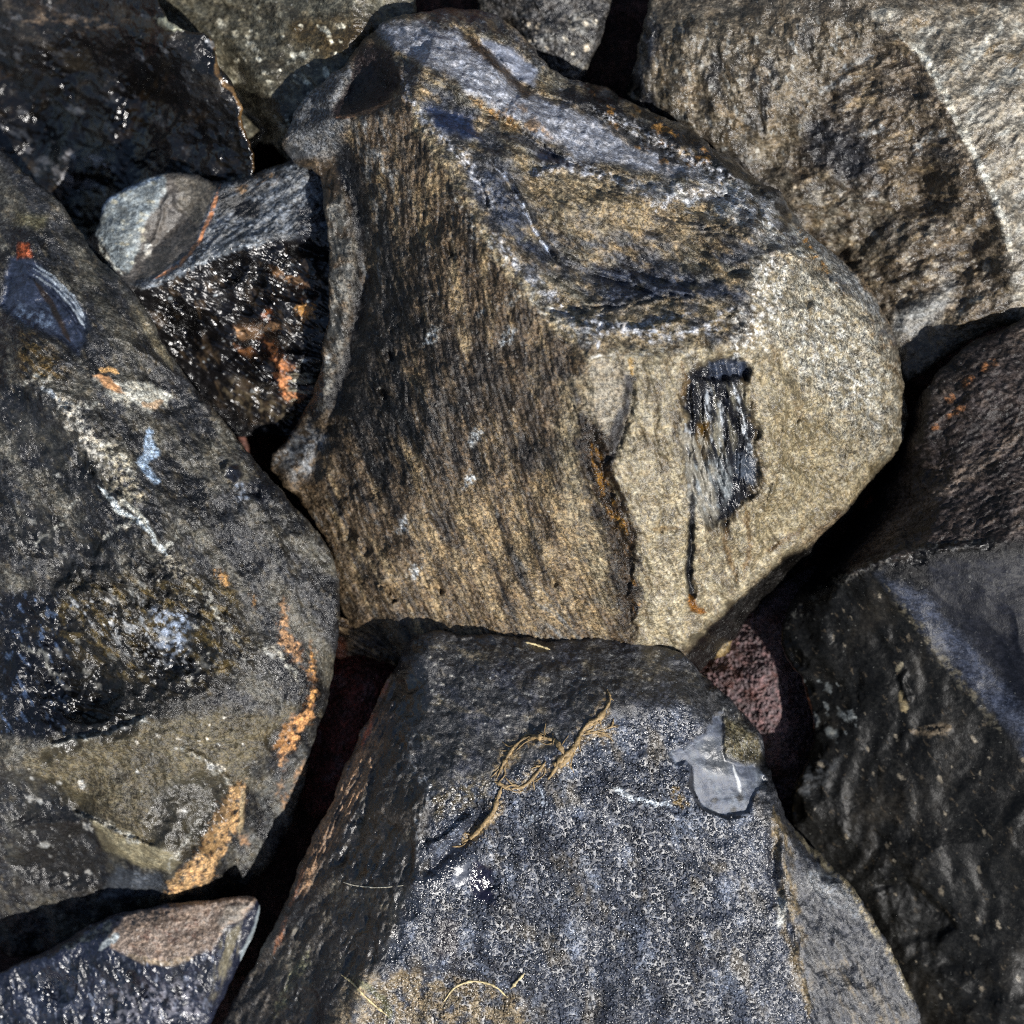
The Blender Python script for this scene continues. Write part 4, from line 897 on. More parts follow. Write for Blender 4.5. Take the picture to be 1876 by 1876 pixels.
    r.line([(745,1340),(755,1400),(790,1450),(765,1500),(770,1580)], 7, (.3,.31,.32), 9, op=.9, tex=(9,-.1,.35), seed=22)
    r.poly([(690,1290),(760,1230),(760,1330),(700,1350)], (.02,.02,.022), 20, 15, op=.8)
    r.chips(24, [(745,1182),(870,1165),(1010,1175),(1240,1190),(1360,1300),(1405,1400),(1442,1505),(1560,1620),(1670,1810)], 9, 28, .3, 1, 8)
    r.scoops(8, FL, 30, 80, .16, 2, 110); r.scoops(6, TOPF, 25, 70, .10, 3, 10, False); r.scoop(840, 1470, 60, 34, 20, 10, 4); r.scoop(890, 1612, 46, 24, 70, 7, 5, False)
    r.chips(12, [(760,1200),(745,1340),(790,1450),(765,1620),(700,1760)], 10, 34, .25, 6, 8)
    r.scoops(6, [(1440,1560),(1620,1780),(1500,1860)], 24, 60, .15, 7, 60, False)
    r.build(stone_material('beaded_glass', ang=84, stretch=1.3, fine=5, flecks=.7, bump=.9, beadsize=9.2, spec=.95, fleck_col=(.5,.53,.56)))
bottom()

# ------------------------------------------------------------------ small rock between centre and left
def small_middle():
    ol = [(178,420,260),(188,370,262),(230,345,268),(290,318,272),(345,313,272),(400,333,272),(450,325,290),(500,305,300),(550,288,310),(600,320,315),(650,380,305),(670,550,290),(650,700,230),(600,800,180),(540,808,190),(480,794,190),(430,800,170),(330,780,150),(260,680,180),(180,600,220),(110,520,230),(120,470,240)]
    ridges = [[(235,530,322),(262,528,328),(330,497,335),(420,452,340),(500,437,338),(560,425,335),(620,420,325)],
              [(400,340,300),(385,400,302),(350,455,308),(290,515,318)],
              [(545,305,330),(585,350,330),(600,420,325)],
              [(240,520,310),(225,440,300),(260,400,290),(300,340,285)]]
    pts = [(320,420,268),(270,470,282),(450,400,300),(520,360,325),(430,550,285),(350,580,280),(520,540,300),(590,600,292),(450,650,255),(520,700,248),(560,640,270),(540,470,320),(360,370,276),(200,450,285)]
    r = Rock('obsidian_cobble', 'small cobble left of the middle boulder, pale scallop above an orange stained black face', 'cobble', ol, ridges, pts, pitch=26, levels=4, blur=3, seed=37, warp=6, edge=(9, 11), inset=.25)
    r.relief(6, 90, 4); r.relief(2.5, 24, 4, 3)
    FACE = [(255,535),(330,500),(420,455),(560,430),(620,450),(620,800),(540,810),(400,735),(300,640)]
    r.relief(11, 30, 3, 12, 'r', 28, 3.2, where=FACE); r.relief(7, 90, 2, 14, 'r', 110, 1.5, where=FACE)
    BANDP = [(400,335),(450,325),(545,290),(590,310),(610,430),(500,440),(420,455),(330,500),(262,530),(240,520),(300,500),(360,440)]
    r.relief(7, 22, 4, 13, 'r', 148, 3, where=BANDP)
    r.ripple((600,640), [(500,700),(600,690),(600,770),(520,770)], 14, 5)
    for k, p in enumerate(([(455,480),(500,490),(540,520),(590,540)],[(470,530),(510,545),(560,560)],[(430,590),(480,600),(520,620),(560,650)],[(510,640),(560,650),(600,660)],[(500,700),(540,735),(590,740)],[(430,640),(470,670),(500,700)])):
        r.step(p, 4, (-26, 18, -20, 20, -18, 15)[k], 26, 1, 5, seed=k)
    for k, p in enumerate(([(315,345),(300,380),(285,440),(250,480)],[(315,365),(350,400),(370,430)],)): r.groove(p, 5, 5, 3, seed=k)
    r.groove([(535,450),(565,458),(605,472)], 12, -34, 4, taper=False)
    r.poly([(540,445),(605,460),(605,485),(560,470)], DK, 8, 8)
    r.col[:] = (.02,.02,.022); r.rgh[:] = .2; r.spk[:] = .7
    r.poly(FACE, (.016,.015,.016), 6, 6, rough=.27, spk=.16); r.speck((.10,.075,.05), 24, .1, .5, 1, 60, 2, .8, FACE)
    SC = [(175,420),(188,370),(290,318),(345,313),(400,333),(385,400),(350,455),(280,520),(240,530),(200,480)]
    r.poly(SC, (.105,.098,.09), 4, 5, rough=.45, spk=.5)
    r.poly([(175,430),(188,370),(230,340),(302,318),(305,350),(285,380),(262,410),(256,460),(235,500),(215,490)], (.26,.29,.30), 4, 6, wwl=20, rough=.4, spk=.55)
    r.line([(185,400),(190,370),(230,345),(300,322)], 5, (.15,.2,.27), 4, op=.8)
    r.line([(180,430),(200,480),(225,505)], 5, (.42,.43,.4), 5, tex=(9,-.3,.2), seed=3)
    r.spots(26, [(190,370),(290,330),(260,480),(215,490)], (.45,.44,.36), 2, 7, 4, op=.8)
    r.poly([(315,322),(395,335),(380,400),(370,420),(330,380)], (.13,.12,.10), 6, 8, op=.8); r.spots(3, [(262,450),(275,450),(278,468),(264,470)], (.55,.55,.52), 4, 7, 9)
    r.poly(BANDP, (.135,.15,.17), 5, 6, rough=.42, spk=.85)
    r.poly([(400,340),(520,300),(520,330),(440,380),(400,400)], (.02,.02,.02), 8, 10, op=.9, tex=(18,-.4,.1,150,2), seed=4)
    r.poly([(420,340),(500,315),(510,330),(450,360)], (.25,.17,.09), 8, 9, op=.8, tex=(12,0,.3,150,2), seed=5)
    r.poly([(430,370),(480,365),(470,400),(430,395)], (.015,.015,.018), 5, 8)
    r.poly([(540,370),(600,360),(605,450),(545,440)], (.02,.022,.03), 10, 10, rough=.2, tex=(14,-.5,.2), seed=6)
    r.line([(403,338),(392,375),(384,400),(365,440),(330,485),(282,512)], 3.5, (.5,.25,.12), 3, op=.9, tex=(14,-.6,0), seed=7, spk=.3)
    for P, c in (([(495,490),(540,508),(573,522),(570,530),(520,512),(497,500)], ORA), ([(540,562),(560,555),(578,565),(570,585),(560,590)], (.50,.31,.13)), ([(428,600),(470,595),(500,590),(515,600),(480,612),(470,625),(430,615)], ORA), ([(480,620),(500,625),(520,660),(540,672),(520,685),(500,660)], (.38,.19,.09)), ([(430,635),(460,640),(470,650),(455,655)], (.35,.18,.08)), ([(505,680),(530,690),(525,715),(560,725),(555,735),(520,732)], (.42,.22,.11)), ([(485,565),(495,570),(492,585),(480,578)], (.35,.15,.06)), ([(545,715),(590,715),(590,720),(550,722)], (.4,.22,.12))):
        r.poly(P, (c[0]*.7,c[1]*.6,c[2]*.6), 9, 12, wwl=18, spk=.7, rough=.5, seed=int(P[0][1])+3, tex=(10,-.1,.3), op=.8)
        r.poly(P, c, 3, 11, wwl=14, spk=.7, rough=.6, seed=int(P[0][1]), tex=(12,-.5,-.05))
    r.poly([(520,680),(600,670),(590,740),(530,740)], (.3,.28,.22), 6, 8, tex=(9,.05,.3,0,4), seed=8, rough=.2)
    r.poly([(470,770),(400,720),(420,690),(560,740),(560,790)], (.12,.10,.07), 12, 12, tex=(14,-.2,.4), seed=9)
    r.line([(262,530),(330,500),(420,458),(500,440)], 6, (.25,.28,.31), 5, op=.8, tex=(9,-.4,.2), seed=10)
    r.spots(40, [(280,560),(420,470),(590,470),(590,760),(480,780),(330,640)], (.35,.38,.4), 1.2, 4, 10, rough=.15)
    r.scoops(22, [(280,560),(420,470),(590,460),(600,760),(480,780),(330,640)], 14, 48, .26, 1, 60)
    r.chips(10, [(180,420),(230,345),(345,313),(450,325),(550,290)], 8, 22, .25, 2, 5, False)
    r.build(stone_material('black_glass', ang=60, stretch=1.5, fine=6, flecks=.5, bump=1.0, spec=.65))
small_middle()

# ------------------------------------------------------------------ top left, top back, top small, top right
def top_left():
    ol = [(-200,-200,100),(150,-200,220),(275,-60,330),(300,34,345),(340,58,350),(385,60,352),(402,120,352),(425,150,350),(442,190,345),(440,225,340),(466,270,335),(468,320,310),(430,400,250),(250,520,180),(-80,460,80),(-260,300,60)]
    ridges = [[(300,80,330),(350,100,345),(395,150,340),(415,210,330),(430,270,315)],[(33,60,120),(150,70,180),(300,80,300)],[(60,300,70),(150,300,100),(220,330,140)]]
    pts = [(200,100,185),(300,200,220),(100,250,70),(200,220,130),(250,320,150),(350,250,240),(350,350,210),(0,150,40),(120,400,60),(100,150,100)]
    r = Rock('obsidian_boulder', 'shadowed black boulder in the top left corner with a thin brown chipped edge', 'boulder', ol, ridges, pts, pitch=34, levels=4, blur=6, seed=51, warp=7, edge=(12, 14), inset=.25)
    r.relief(16, 130, 4); r.relief(6, 45, 3, 6, 'r', 35, 1.6); r.relief(1.5, 12, 3, 7)
    r.col[:] = (.02,.018,.017); r.rgh[:] = .34; r.spk[:] = .45
    r.speck((.09,.078,.06), 60, .05, .55, 1, 30, 2, .6); r.speck((.2,.21,.23), 30, .3, .6, 2, 30, 2, .7); r.speck((.10,.07,.04), 50, .2, .5, 3, 120, 2, .45); r.speck(DK, 80, .0, .4, 4, op=.6)
    r.line([(385,62),(400,115),(395,135),(430,170),(442,200),(440,225),(466,275),(467,315)], 4, (.30,.20,.10), 5, op=.9)
    r.line([(33,45),(80,35),(150,45),(240,36)], 12, (.2,.16,.12), 8, tex=(14,-.1,.4,0,2), seed=5, rough=.2)
    r.spots(30, [(40,240),(230,300),(200,360),(60,340)], (.4,.4,.42), 2, 9, 2, 35, 2, op=.7, rough=.2); r.spots(3, [(372,65),(390,70),(392,84),(380,84)], (.6,.62,.64), 4, 6, 3, rough=.15)
    r.poly([(282,30),(330,25),(365,40),(350,52),(320,57),(295,48)], (.32,.33,.27), 4, 6, wwl=20, dz=8)
    r.scoops(20, [(-20,0),(380,60),(450,300),(220,380),(0,300)], 30, 95, .2, 1, 35)
    r.chips(12, [(385,60),(402,120),(440,190),(466,300)], 8, 22, .3, 2, 5)
    r.build(stone_material('smoky_glass', ang=30, stretch=1.5, fine=8, flecks=.4, bump=1.2, spec=.7))
top_left()

def top_back():
    ol = [(200,-200,150),(720,-220,360),(780,100,340),(700,330,260),(560,330,240),(515,292,255),(497,262,260),(470,262,165),(430,330,100),(250,200,140)]
    ridges = [[(360,-100,230),(400,60,232),(470,150,312),(520,230,325)],[(390,60,225),(450,180,190),(500,250,180)]]
    pts = [(550,50,350),(620,150,360),(640,100,385),(640,0,395),(560,170,330),(450,230,240)]
    r = Rock('obsidian_boulder', 'tan and grey speckled boulder behind the peak of the middle boulder at the top edge', 'boulder', ol, ridges, pts, pitch=34, levels=4, blur=7, seed=61, warp=6, edge=(14, 18), inset=.25)
    r.relief(14, 110, 4); r.relief(6, 30, 4, 6, 'r', 30, 2)
    r.col[:] = (.125,.12,.095); r.rgh[:] = .28; r.spk[:] = .6
    r.speck((.07,.065,.05), 60, -.1, .4, 1, 20, 2, .8); r.speck((.26,.25,.2), 26, .1, .5, 2, 20, 1.5, .7)
    r.poly([(540,33),(700,33),(690,80),(600,110),(520,80)], (.07,.05,.02), 20, 20, op=.8)
    r.spots(46, [(400,40),(640,40),(600,180),(520,240),(430,180)], (.55,.54,.46), 2.5, 9, 4, 40, 1.4, rough=.25)
    r.line([(400,130),(450,170),(500,220),(520,250)], 9, (.3,.29,.22), 9, op=.7, tex=(12,-.2,.3), seed=3)
    r.build(stone_material('olive_crust', ang=20, stretch=1.4, fine=8, flecks=.6, bump=1.2))
top_back()

def top_small():
    ol = [(850,-120,200),(1140,-120,230),(1115,40,235),(1086,100,225),(1064,165,205),(1000,230,160),(900,170,150)]
    pts = [(1030,60,262),(970,80,250),(1040,110,240),(1000,0,260)]
    r = Rock('obsidian_cobble', 'grey black cobble beside the black gap at the top, behind the middle boulder', 'cobble', ol, [[(960,20,240),(960,100,235),(980,150,215)]], pts, pitch=26, levels=4, blur=6, seed=71, warp=5, edge=(18, 24), inset=.3)
    r.relief(8, 60, 4); r.relief(4, 16, 4, 6, 'r', 60, 1.5)
    r.col[:] = (.06,.06,.062); r.rgh[:] = .35; r.spk[:] = .9
    r.speck((.2,.2,.19), 34, .0, .5, 1, 60, 1.6, .8); r.poly([(870,33),(950,33),(945,70),(880,60)], (.03,.026,.02), 8, 8)
    r.spots(24, [(950,35),(1100,35),(1060,150),(970,120)], (.45,.42,.36), 2, 6, 4, 60, 1.5)
    r.build(stone_material('grey_glass', ang=60, stretch=1.5, fine=7, flecks=.5))
top_small()

def top_right():
    ol = [(1215,-160,300),(1190,0,310),(1178,60,312),(1160,120,305),(1143,190,285),(1180,300,230),(1400,540,180),(1600,700,240),(1662,708,275),(1720,660,305),(1790,614,325),(1870,592,330),(2060,560,250),(2180,200,250),(2120,-160,250)]
    ridges = [[(1540,-60,440),(1610,40,446),(1642,65,448),(1692,105,455),(1735,190,452),(1792,300,442),(1835,400,425),(1852,470,405),(1862,560,350)],
              [(1642,65,446),(1590,100,410),(1540,120,392),(1500,200,375),(1450,290,330),(1440,400,270)]]
    pts = [(1450,60,405),(1380,150,385),(1300,80,380),(1250,60,362),(1230,180,340),(1300,250,325),(1380,300,300),(1600,220,385),(1680,250,395),(1550,330,330),(1620,400,320),(1720,400,355),(1780,480,345),(1560,480,262),(1680,550,325),(1640,640,300),(1780,580,345),(1950,200,420),(1900,400,380)]
    r = Rock('obsidian_boulder', 'tan crusted boulder in the top right corner with a large dark facet between paler faces', 'boulder', ol, ridges, pts, pitch=36, levels=4, blur=5, seed=81, warp=8, edge=(10, 12), inset=.25)
    r.relief(12, 180, 4); r.relief(6, 42, 4, 5)
    SC = [(1642,65),(1692,105),(1735,190),(1792,300),(1835,400),(1852,470),(1840,600),(1700,600),(1560,560),(1450,420),(1450,290),(1500,200),(1540,120)]
    r.relief(13, 55, 4, 12, 'r', 160, 2., where=SC)
    LF = [(1180,33),(1640,33),(1540,120),(1450,290),(1380,330),(1260,240),(1143,190)]
    r.relief(13, 60, 4, 13, 'r', 85, 2, where=LF)
    RF = [(1600,20),(1692,105),(1735,190),(1835,400),(1870,600),(2000,560),(2000,0)]
    r.relief(11, 60, 4, 14, 'r', 140, 2.2, where=RF)
    r.col[:] = (.105,.094,.076); r.rgh[:] = .28; r.spk[:] = .65
    r.poly(LF, (.135,.118,.09), 16, 16); r.speck((.045,.045,.045), 55, .0, .45, 1, 75, 2, .85, LF); r.speck((.22,.18,.125), 40, .15, .5, 2, 70, 2, .6, LF); r.speck((.33,.34,.33), 14, .25, .55, 9, 70, 2, .7, LF)
    r.poly(SC, (.105,.088,.066), 16, 16, rough=.34); r.speck((.035,.033,.032), 60, .0, .5, 3, 150, 2, .7, SC); r.speck((.22,.18,.12), 26, .1, .5, 4, 160, 2, .7, SC)  # dark glass facet; its turning from the sun is also painted darker
    r.poly([(1480,220),(1560,230),(1620,330),(1560,340),(1470,280)], (.03,.032,.038), 20, 20, op=.9, rough=.3)
    r.poly([(1450,330),(1560,340),(1660,420),(1600,480),(1480,420)], (.16,.15,.125), 35, 25, op=.7, tex=(18,-.3,.3), seed=5)
    r.poly(RF, (.205,.19,.16), 8, 9, rough=.3); r.speck((.36,.36,.33), 40, .0, .5, 6, 140, 2.4, .8, RF); r.speck((.15,.11,.055), 50, .2, .5, 7, 140, 2, .6, RF)
    r.line([(1640,60),(1692,100),(1738,190),(1795,300),(1838,400),(1855,480)], 7, (.42,.42,.38), 6, op=.9, tex=(14,-.5,.1), seed=8, rough=.3)
    for p in ([(1670,285),(1700,250),(1740,240)],[(1575,250),(1620,232)],[(1580,365),(1610,350)],[(1760,430),(1805,400)],[(1500,170),(1560,140)],[(1535,130),(1600,100)]):
        r.line(p, 6, (.33,.35,.36), 7, op=.6, rough=.3, tex=(10,-.3,.2), seed=p[0][0])
    r.spots(90, [(1450,330),(1560,340),(1800,420),(1820,540),(1640,640),(1480,440)], (.4,.37,.31), 2, 9, 4, 150, 1.5, op=.75)
    r.poly([(1640,580),(1740,520),(1740,560),(1680,610),(1640,620)], (.26,.27,.27), 16, 16, op=.8)
    r.poly([(1143,190),(1180,40),(1215,40),(1190,160),(1230,240)], (.035,.038,.045), 12, 14, rough=.3, tex=(20,-.5,.2,95,3), seed=10)
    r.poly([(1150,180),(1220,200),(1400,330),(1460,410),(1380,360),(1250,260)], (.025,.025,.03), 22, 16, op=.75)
    r.scoops(16, SC, 26, 80, .2, 1, 150, False); r.scoops(12, LF, 26, 85, .17, 2, 80, False); r.scoops(8, RF, 30, 90, .15, 3, 140, False)
    r.chips(14, [(1642,65),(1735,190),(1835,400),(1862,560)], 9, 26, .26, 4, 6, False); r.chips(10, [(1180,60),(1143,190),(1180,300)], 9, 26, .3, 5, 6)
    r.build(stone_material('tan_crust', ang=145, stretch=1.7, fine=8, flecks=.6, bump=1.3))
top_right()

# ------------------------------------------------------------------ right boulder
def right():
    ol = [(1500,1040,190),(1540,990,170),(1585,920,170),(1620,860,190),(1645,800,225),(1660,770,250),(1700,705,372),(1760,640,382),(1850,592,384),(2000,540,350),(2250,900,300),(2250,1700,300),(2000,2100,200),(1750,2100,160),(1640,1900,150),(1560,1720,180),(1480,1600,230),(1446,1500,262),(1450,1450,275),(1478,1400,285),(1490,1330,292),(1474,1250,298),(1430,1190,302),(1432,1150,300),(1452,1095,290)]
    ridges = [[(1470,1110,325),(1520,1075,385),(1560,1048,430),(1620,1022,462),(1700,1005,474),(1850,990,486),(2000,985,486)],
              [(1610,1050,452),(1690,1150,440),(1760,1240,436),(1850,1340,430),(1950,1450,420)],
              [(1700,705,372),(1690,780,372),(1690,860,375),(1650,920,345),(1600,980,335),(1520,1060,345)]]
    pts = [(1750,850,430),(1800,700,425),(1720,920,420),(1660,960,385),(1900,750,440),(1850,880,452),(1500,1200,345),(1550,1350,345),(1620,1250,400),(1700,1400,395),(1650,1500,350),(1750,1650,340),(1600,1650,255),(1850,1800,330),(1500,1480,300),(1850,1500,395),(1800,1120,462),(1900,1250,455),(1650,1800,235),(1620,900,285),(1660,850,330)]
    r = Rock('obsidian_boulder', 'large black glassy boulder along the right side with a bluish band below its ridge', 'boulder', ol, ridges, pts, pitch=38, levels=4, blur=5, seed=91, warp=7, edge=(9, 10), inset=.25)
    r.relief(8, 260, 3); r.relief(.8, 50, 2, 5)
    UP = [(1640,800),(1700,700),(1850,590),(1950,580),(1950,980),(1700,1000),(1560,1045),(1580,950)]
    r.relief(5, 34, 4, 12, 'r', 150, 2, where=UP); r.relief(3, 8, 3, 13, 'f', 150, 2, where=UP)
    LO = [(1430,1150),(1500,1080),(1610,1050),(1690,1150),(1850,1340),(1950,1500),(1950,2000),(1640,1900),(1450,1500)]
    r.relief(.35, 10, 3, 14, 'f', 55, 2, where=LO)
    r.ripple((1250,1350), LO, 70, 2.5)
    r.groove([(1500,1085),(1560,1048),(1640,1018),(1720,1005),(1850,992)], 8, 9, 8)
    r.groove([(1660,1330),(1680,1345),(1720,1340),(1750,1335)], 9, 4, 8, seed=3); r.groove([(1650,1230),(1665,1290)], 8, 8, 6, seed=4)
    r.step([(1600,1620),(1660,1610),(1700,1640),(1760,1700)], 6, -16, 60, 1, seed=6)
    r.col[:] = (.012,.012,.013); r.rgh[:] = .5; r.spk[:] = .8
    r.poly(UP, (.055,.047,.045), 12, 14, rough=.42, spk=.75); r.speck((.13,.11,.095), 50, .0, .5, 1, 145, 3, .8, UP); r.speck((.016,.015,.016), 50, .1, .5, 2, 145, 3, .8, UP)
    r.poly([(1640,800),(1690,700),(1850,590),(1880,640),(1780,700),(1700,800),(1680,900),(1560,1040),(1520,1040)], (.035,.03,.028), 22, 16, op=.7)  # shade on the strip beside the centre boulder painted darker
    for p in ([(1730,770),(1770,740)],[(1705,785),(1720,778)],[(1760,705),(1785,690)],[(1795,680),(1830,660)],[(1735,735),(1750,725)]): r.line(p, 6, (.30,.16,.08), 5, op=.8, tex=(9,-.3,.2), seed=p[0][0])
    r.poly([(1555,935),(1575,915),(1600,910),(1590,925),(1565,945)], (.32,.10,.06), 3, 5, wwl=12)
    r.poly(LO, (.012,.012,.011), 16, 14, rough=.46, spk=.35); r.speck((.03,.027,.022), 90, .05, .6, 3, 100, 2, .8, LO); r.speck((.09,.075,.055), 10, .42, .6, 4, 50, 3, .8, LO)
    r.poly([(1610,1050),(1700,1090),(1780,1180),(1880,1290),(1950,1400),(1950,1480),(1850,1340),(1760,1240),(1690,1150)], (.05,.058,.08), 16, 12, rough=.4, spk=.5)
    r.poly([(1700,1030),(1950,1010),(1950,1380),(1780,1180),(1700,1090)], (.014,.016,.024), 14, 12, rough=.5, spk=.35)
    r.line([(1500,1085),(1560,1048),(1640,1018),(1720,1005),(1760,995),(1850,992)], 8, (.14,.14,.135), 8, op=.8, tex=(10,-.1,.35), seed=5, rough=.25)
    r.line([(1430,1160),(1455,1130),(1510,1080),(1560,1048)], 10, (.10,.10,.09), 8, op=.8, tex=(10,0,.4), seed=6)
    r.line([(1620,1070),(1690,1160),(1710,1190),(1760,1250),(1843,1350)], 8, (.12,.11,.085), 7, op=.8, tex=(12,-.2,.3), seed=7)
    r.line([(1665,1335),(1700,1342),(1725,1335),(1748,1330)], 8, (.22,.18,.13), 9, op=.7, tex=(10,-.4,.1), seed=8); r.line([(1648,1265),(1660,1305)], 6, (.26,.22,.14), 5, op=.8); r.line([(1640,1230),(1655,1215)], 5, (.22,.2,.15), 4, op=.8)
    r.line([(1432,1200),(1470,1248),(1486,1300),(1490,1350)], 2.5, (.16,.075,.045), 2, op=.9)
    r.poly([(1455,1440),(1480,1400),(1540,1390),(1520,1440),(1470,1460)], (.09,.095,.1), 9, 9, op=.8, tex=(14,-.3,.3), seed=9); r.line([(1447,1500),(1449,1455),(1478,1402)], 5, (.13,.10,.055), 5, op=.8, tex=(10,-.3,.2), seed=11)
    r.spots(90, LO, (.28,.25,.2), 1.2, 5, 4, 60, 2, op=.8, rough=.2); r.spots(14, [(1460,1200),(1560,1250),(1580,1350),(1500,1340)], (.26,.28,.28), 2, 8, 6, 60, 2, op=.8)
    r.scoop(1640, 1300, 330, 210, 60, 32, 1, False, False); r.scoop(1560, 1480, 170, 90, 60, 14, 2, False, False); r.scoop(1760, 1640, 220, 120, 50, 20, 3, False, False); r.scoop(1800, 1180, 150, 70, 50, 14, 4, False, False); r.scoop(1740, 840, 140, 70, -35, 14, 5, False, False)
    r.chips(14, [(1470,1110),(1560,1048),(1700,1005),(1850,990)], 8, 26, .28, 6, 6); r.chips(14, [(1432,1150),(1474,1250),(1490,1330),(1450,1450),(1480,1600)], 10, 30, .3, 7, 6)
    r.build(stone_material('obsidian', ang=52, stretch=1.8, fine=6.5, flecks=.3, bump=.6, spec=.2, glint=.4))
right()

# ------------------------------------------------------------------ small rock bottom left
def small_low():
    ol = [(-120,1850,170),(-40,1800,190),(33,1766,203),(100,1733,212),(150,1700,222),(220,1672,232),(310,1656,238),(380,1647,242),(450,1639,243),(474,1643,243),(480,1663,232),(465,1710,212),(440,1765,200),(410,1825,190),(385,1880,170),(330,2020,130),(50,2080,100),(-160,1980,100)]
    ol = [(x, y, z + 55) for x, y, z in ol]
    ridges = [[(90,1755,226),(150,1725,240),(200,1715,250),(210,1735,256),(250,1755,262),(320,1762,264),(390,1735,262),(410,1700,258),(450,1660,248)],
              [(410,1700,258),(400,1770,240),(385,1830,215)]]
    pts = [(300,1700,258),(250,1700,255),(430,1720,235),(300,1830,215),(180,1830,205),(240,1790,238),(340,1790,240),(60,1830,190),(350,1850,200)]
    ridges = [[(x, y, z + 55) for x, y, z in q] for q in ridges]; pts = [(x, y, z + 55) for x, y, z in pts]
    r = Rock('obsidian_cobble', 'small cobble in the bottom left corner with a flat tan cap and blue glassy flank', 'cobble', ol, ridges, pts, pitch=26, levels=4, blur=3, seed=101, warp=4, edge=(9, 12), inset=.22)
    r.relief(6, 70, 4); r.relief(1.6, 9, 3, 4)
    LOW = [(90,1760),(200,1740),(250,1760),(320,1766),(395,1740),(385,1840),(330,1950),(-50,1950),(0,1800)]
    r.relief(10, 46, 3, 11, 'r', 70, 1.6, where=LOW)
    r.groove([(235,1775),(245,1800),(275,1830)], 6, -8, 3); r.groove([(300,1790),(320,1830),(300,1850)], 10, 12, 5, seed=2)
    r.col[:] = (.024,.029,.05); r.rgh[:] = .3; r.spk[:] = .3
    r.poly([(200,1715),(230,1675),(450,1640),(475,1645),(450,1680),(410,1705),(390,1740),(320,1768),(250,1760),(205,1735)], (.235,.19,.155), 4, 6, rough=.5, spk=.55)
    r.speck((.14,.08,.055), 22, .05, .4, 1, 20, 1.5, .7, [(220,1700),(400,1660),(380,1740),(260,1750)]); r.line([(230,1750),(300,1766),(360,1755)], 6, (.32,.26,.18), 4, op=.7)
    r.poly([(410,1660),(460,1650),(440,1690),(400,1700)], (.2,.19,.17), 8, 8, op=.7)
    r.line([(478,1650),(478,1668),(462,1710),(440,1760)], 4, (.3,.34,.36), 3, op=.9)
    r.line([(110,1740),(190,1700),(220,1690)], 8, (.16,.17,.15), 6, op=.7, tex=(12,-.2,.3), seed=2); r.line([(180,1740),(215,1715),(205,1730)], 5, (.32,.35,.36), 5)
    r.poly([(410,1705),(445,1690),(430,1760),(400,1820),(380,1850),(395,1760)], (.19,.175,.13), 6, 8, op=.9, rough=.35, tex=(12,-.5,.2,100,4), seed=3)
    r.speck((.26,.29,.36), 14, .25, .5, 3, 70, 2, .7, LOW); r.speck((.012,.014,.022), 40, -.1, .3, 8, 70, 2, .9, LOW); r.poly([(200,1810),(370,1790),(370,1870),(200,1880)], (.24,.24,.27), 14, 14, op=.8, tex=(14,-.1,.35), seed=4, rough=.18)  # white glint spots painted on the blue flank
    r.poly([(33,1800),(130,1760),(150,1860),(33,1870)], (.05,.06,.09), 12, 12, tex=(14,-.3,.3), seed=5)
    r.scoops(9, LOW, 22, 60, .22, 1, 70); r.chips(9, [(100,1733),(220,1672),(380,1647),(474,1643)], 7, 20, .25, 2, 4, False)
    r.build(stone_material('blue_glass', ang=70, stretch=1.4, fine=6, flecks=.4, bump=.9, spec=.7))
small_low()

# ------------------------------------------------------------------ red scoria in the gaps
def scoria(name, label, ol, pts, seed, col):
    r = Rock(name, label, 'stone', ol, [], pts, pitch=24, levels=4, blur=10, seed=seed, warp=6, edge=(24, 34), inset=.3)
    r.relief(9, 50, 4); r.relief(5, 11, 3, 6, 'r'); r.relief(3, 5, 2, 7)
    r.col[:] = col; r.rgh[:] = .5; r.spk[:] = .7
    r.speck((.22,.17,.165), 30, .05, .5, 1, op=.6); r.speck((.09,.04,.03), 40, .1, .4, 2, op=.7)
    r.build(stone_material(name + '_mineral', ang=0, stretch=1, fine=7, flecks=.35, bump=2.0, fleck_col=(.4,.36,.36), tint=(1.2,.8,.7)))
scoria('scoria_stone', 'pinkish brown pitted stone deep in the gap between the right and bottom boulders', [(1250,1240,120),(1320,1170,140),(1370,1120,150),(1450,1050,140),(1530,1020,110),(1540,1120,110),(1520,1300,120),(1500,1450,110),(1450,1540,90),(1380,1450,110),(1310,1340,120)], [(1400,1250,215),(1430,1180,200),(1420,1330,205),(1440,1420,165)], 111, (.155,.12,.125))
def chip(label, ol, pts, seed, col, hi, ang):
    r = Rock('stone_chip', label, 'stone chip', ol, [], pts, pitch=16, levels=3, blur=3, seed=seed, warp=5, edge=(8, 10), inset=.3, zbot=120)
    r.relief(7, 16, 4, 1, 'r', ang, 4); r.relief(3, 30, 3, 2)
    r.col[:] = col; r.rgh[:] = .35; r.spk[:] = .7
    r.speck(hi, 10, -.1, .35, 1, ang, 4, .9)
    return r
r_ = chip('thin brown streaked chip wedged under the middle boulder between the left and bottom boulders', [(596,1120,215),(660,1135,240),(705,1155,255),(748,1192,250),(735,1222,225),(690,1206,235),(650,1200,230),(615,1210,215),(590,1180,210)], [(660,1170,258),(700,1185,262)], 121, (.05,.035,.022), (.26,.2,.13), 30)
r_.poly([(600,1165),(630,1170),(640,1205),(600,1210)], (.28,.13,.08), 6, 6); r_.build(stone_material('streaked_chip', ang=30, stretch=2, fine=5))
r_ = chip('small yellowish chip under the lower tip of the middle boulder beside the pinkish stone', [(1270,1180,225),(1300,1158,235),(1335,1140,235),(1346,1165,230),(1334,1200,225),(1305,1206,225),(1280,1205,220)], [(1310,1182,246)], 122, (.16,.12,.06), (.33,.27,.16), 120)
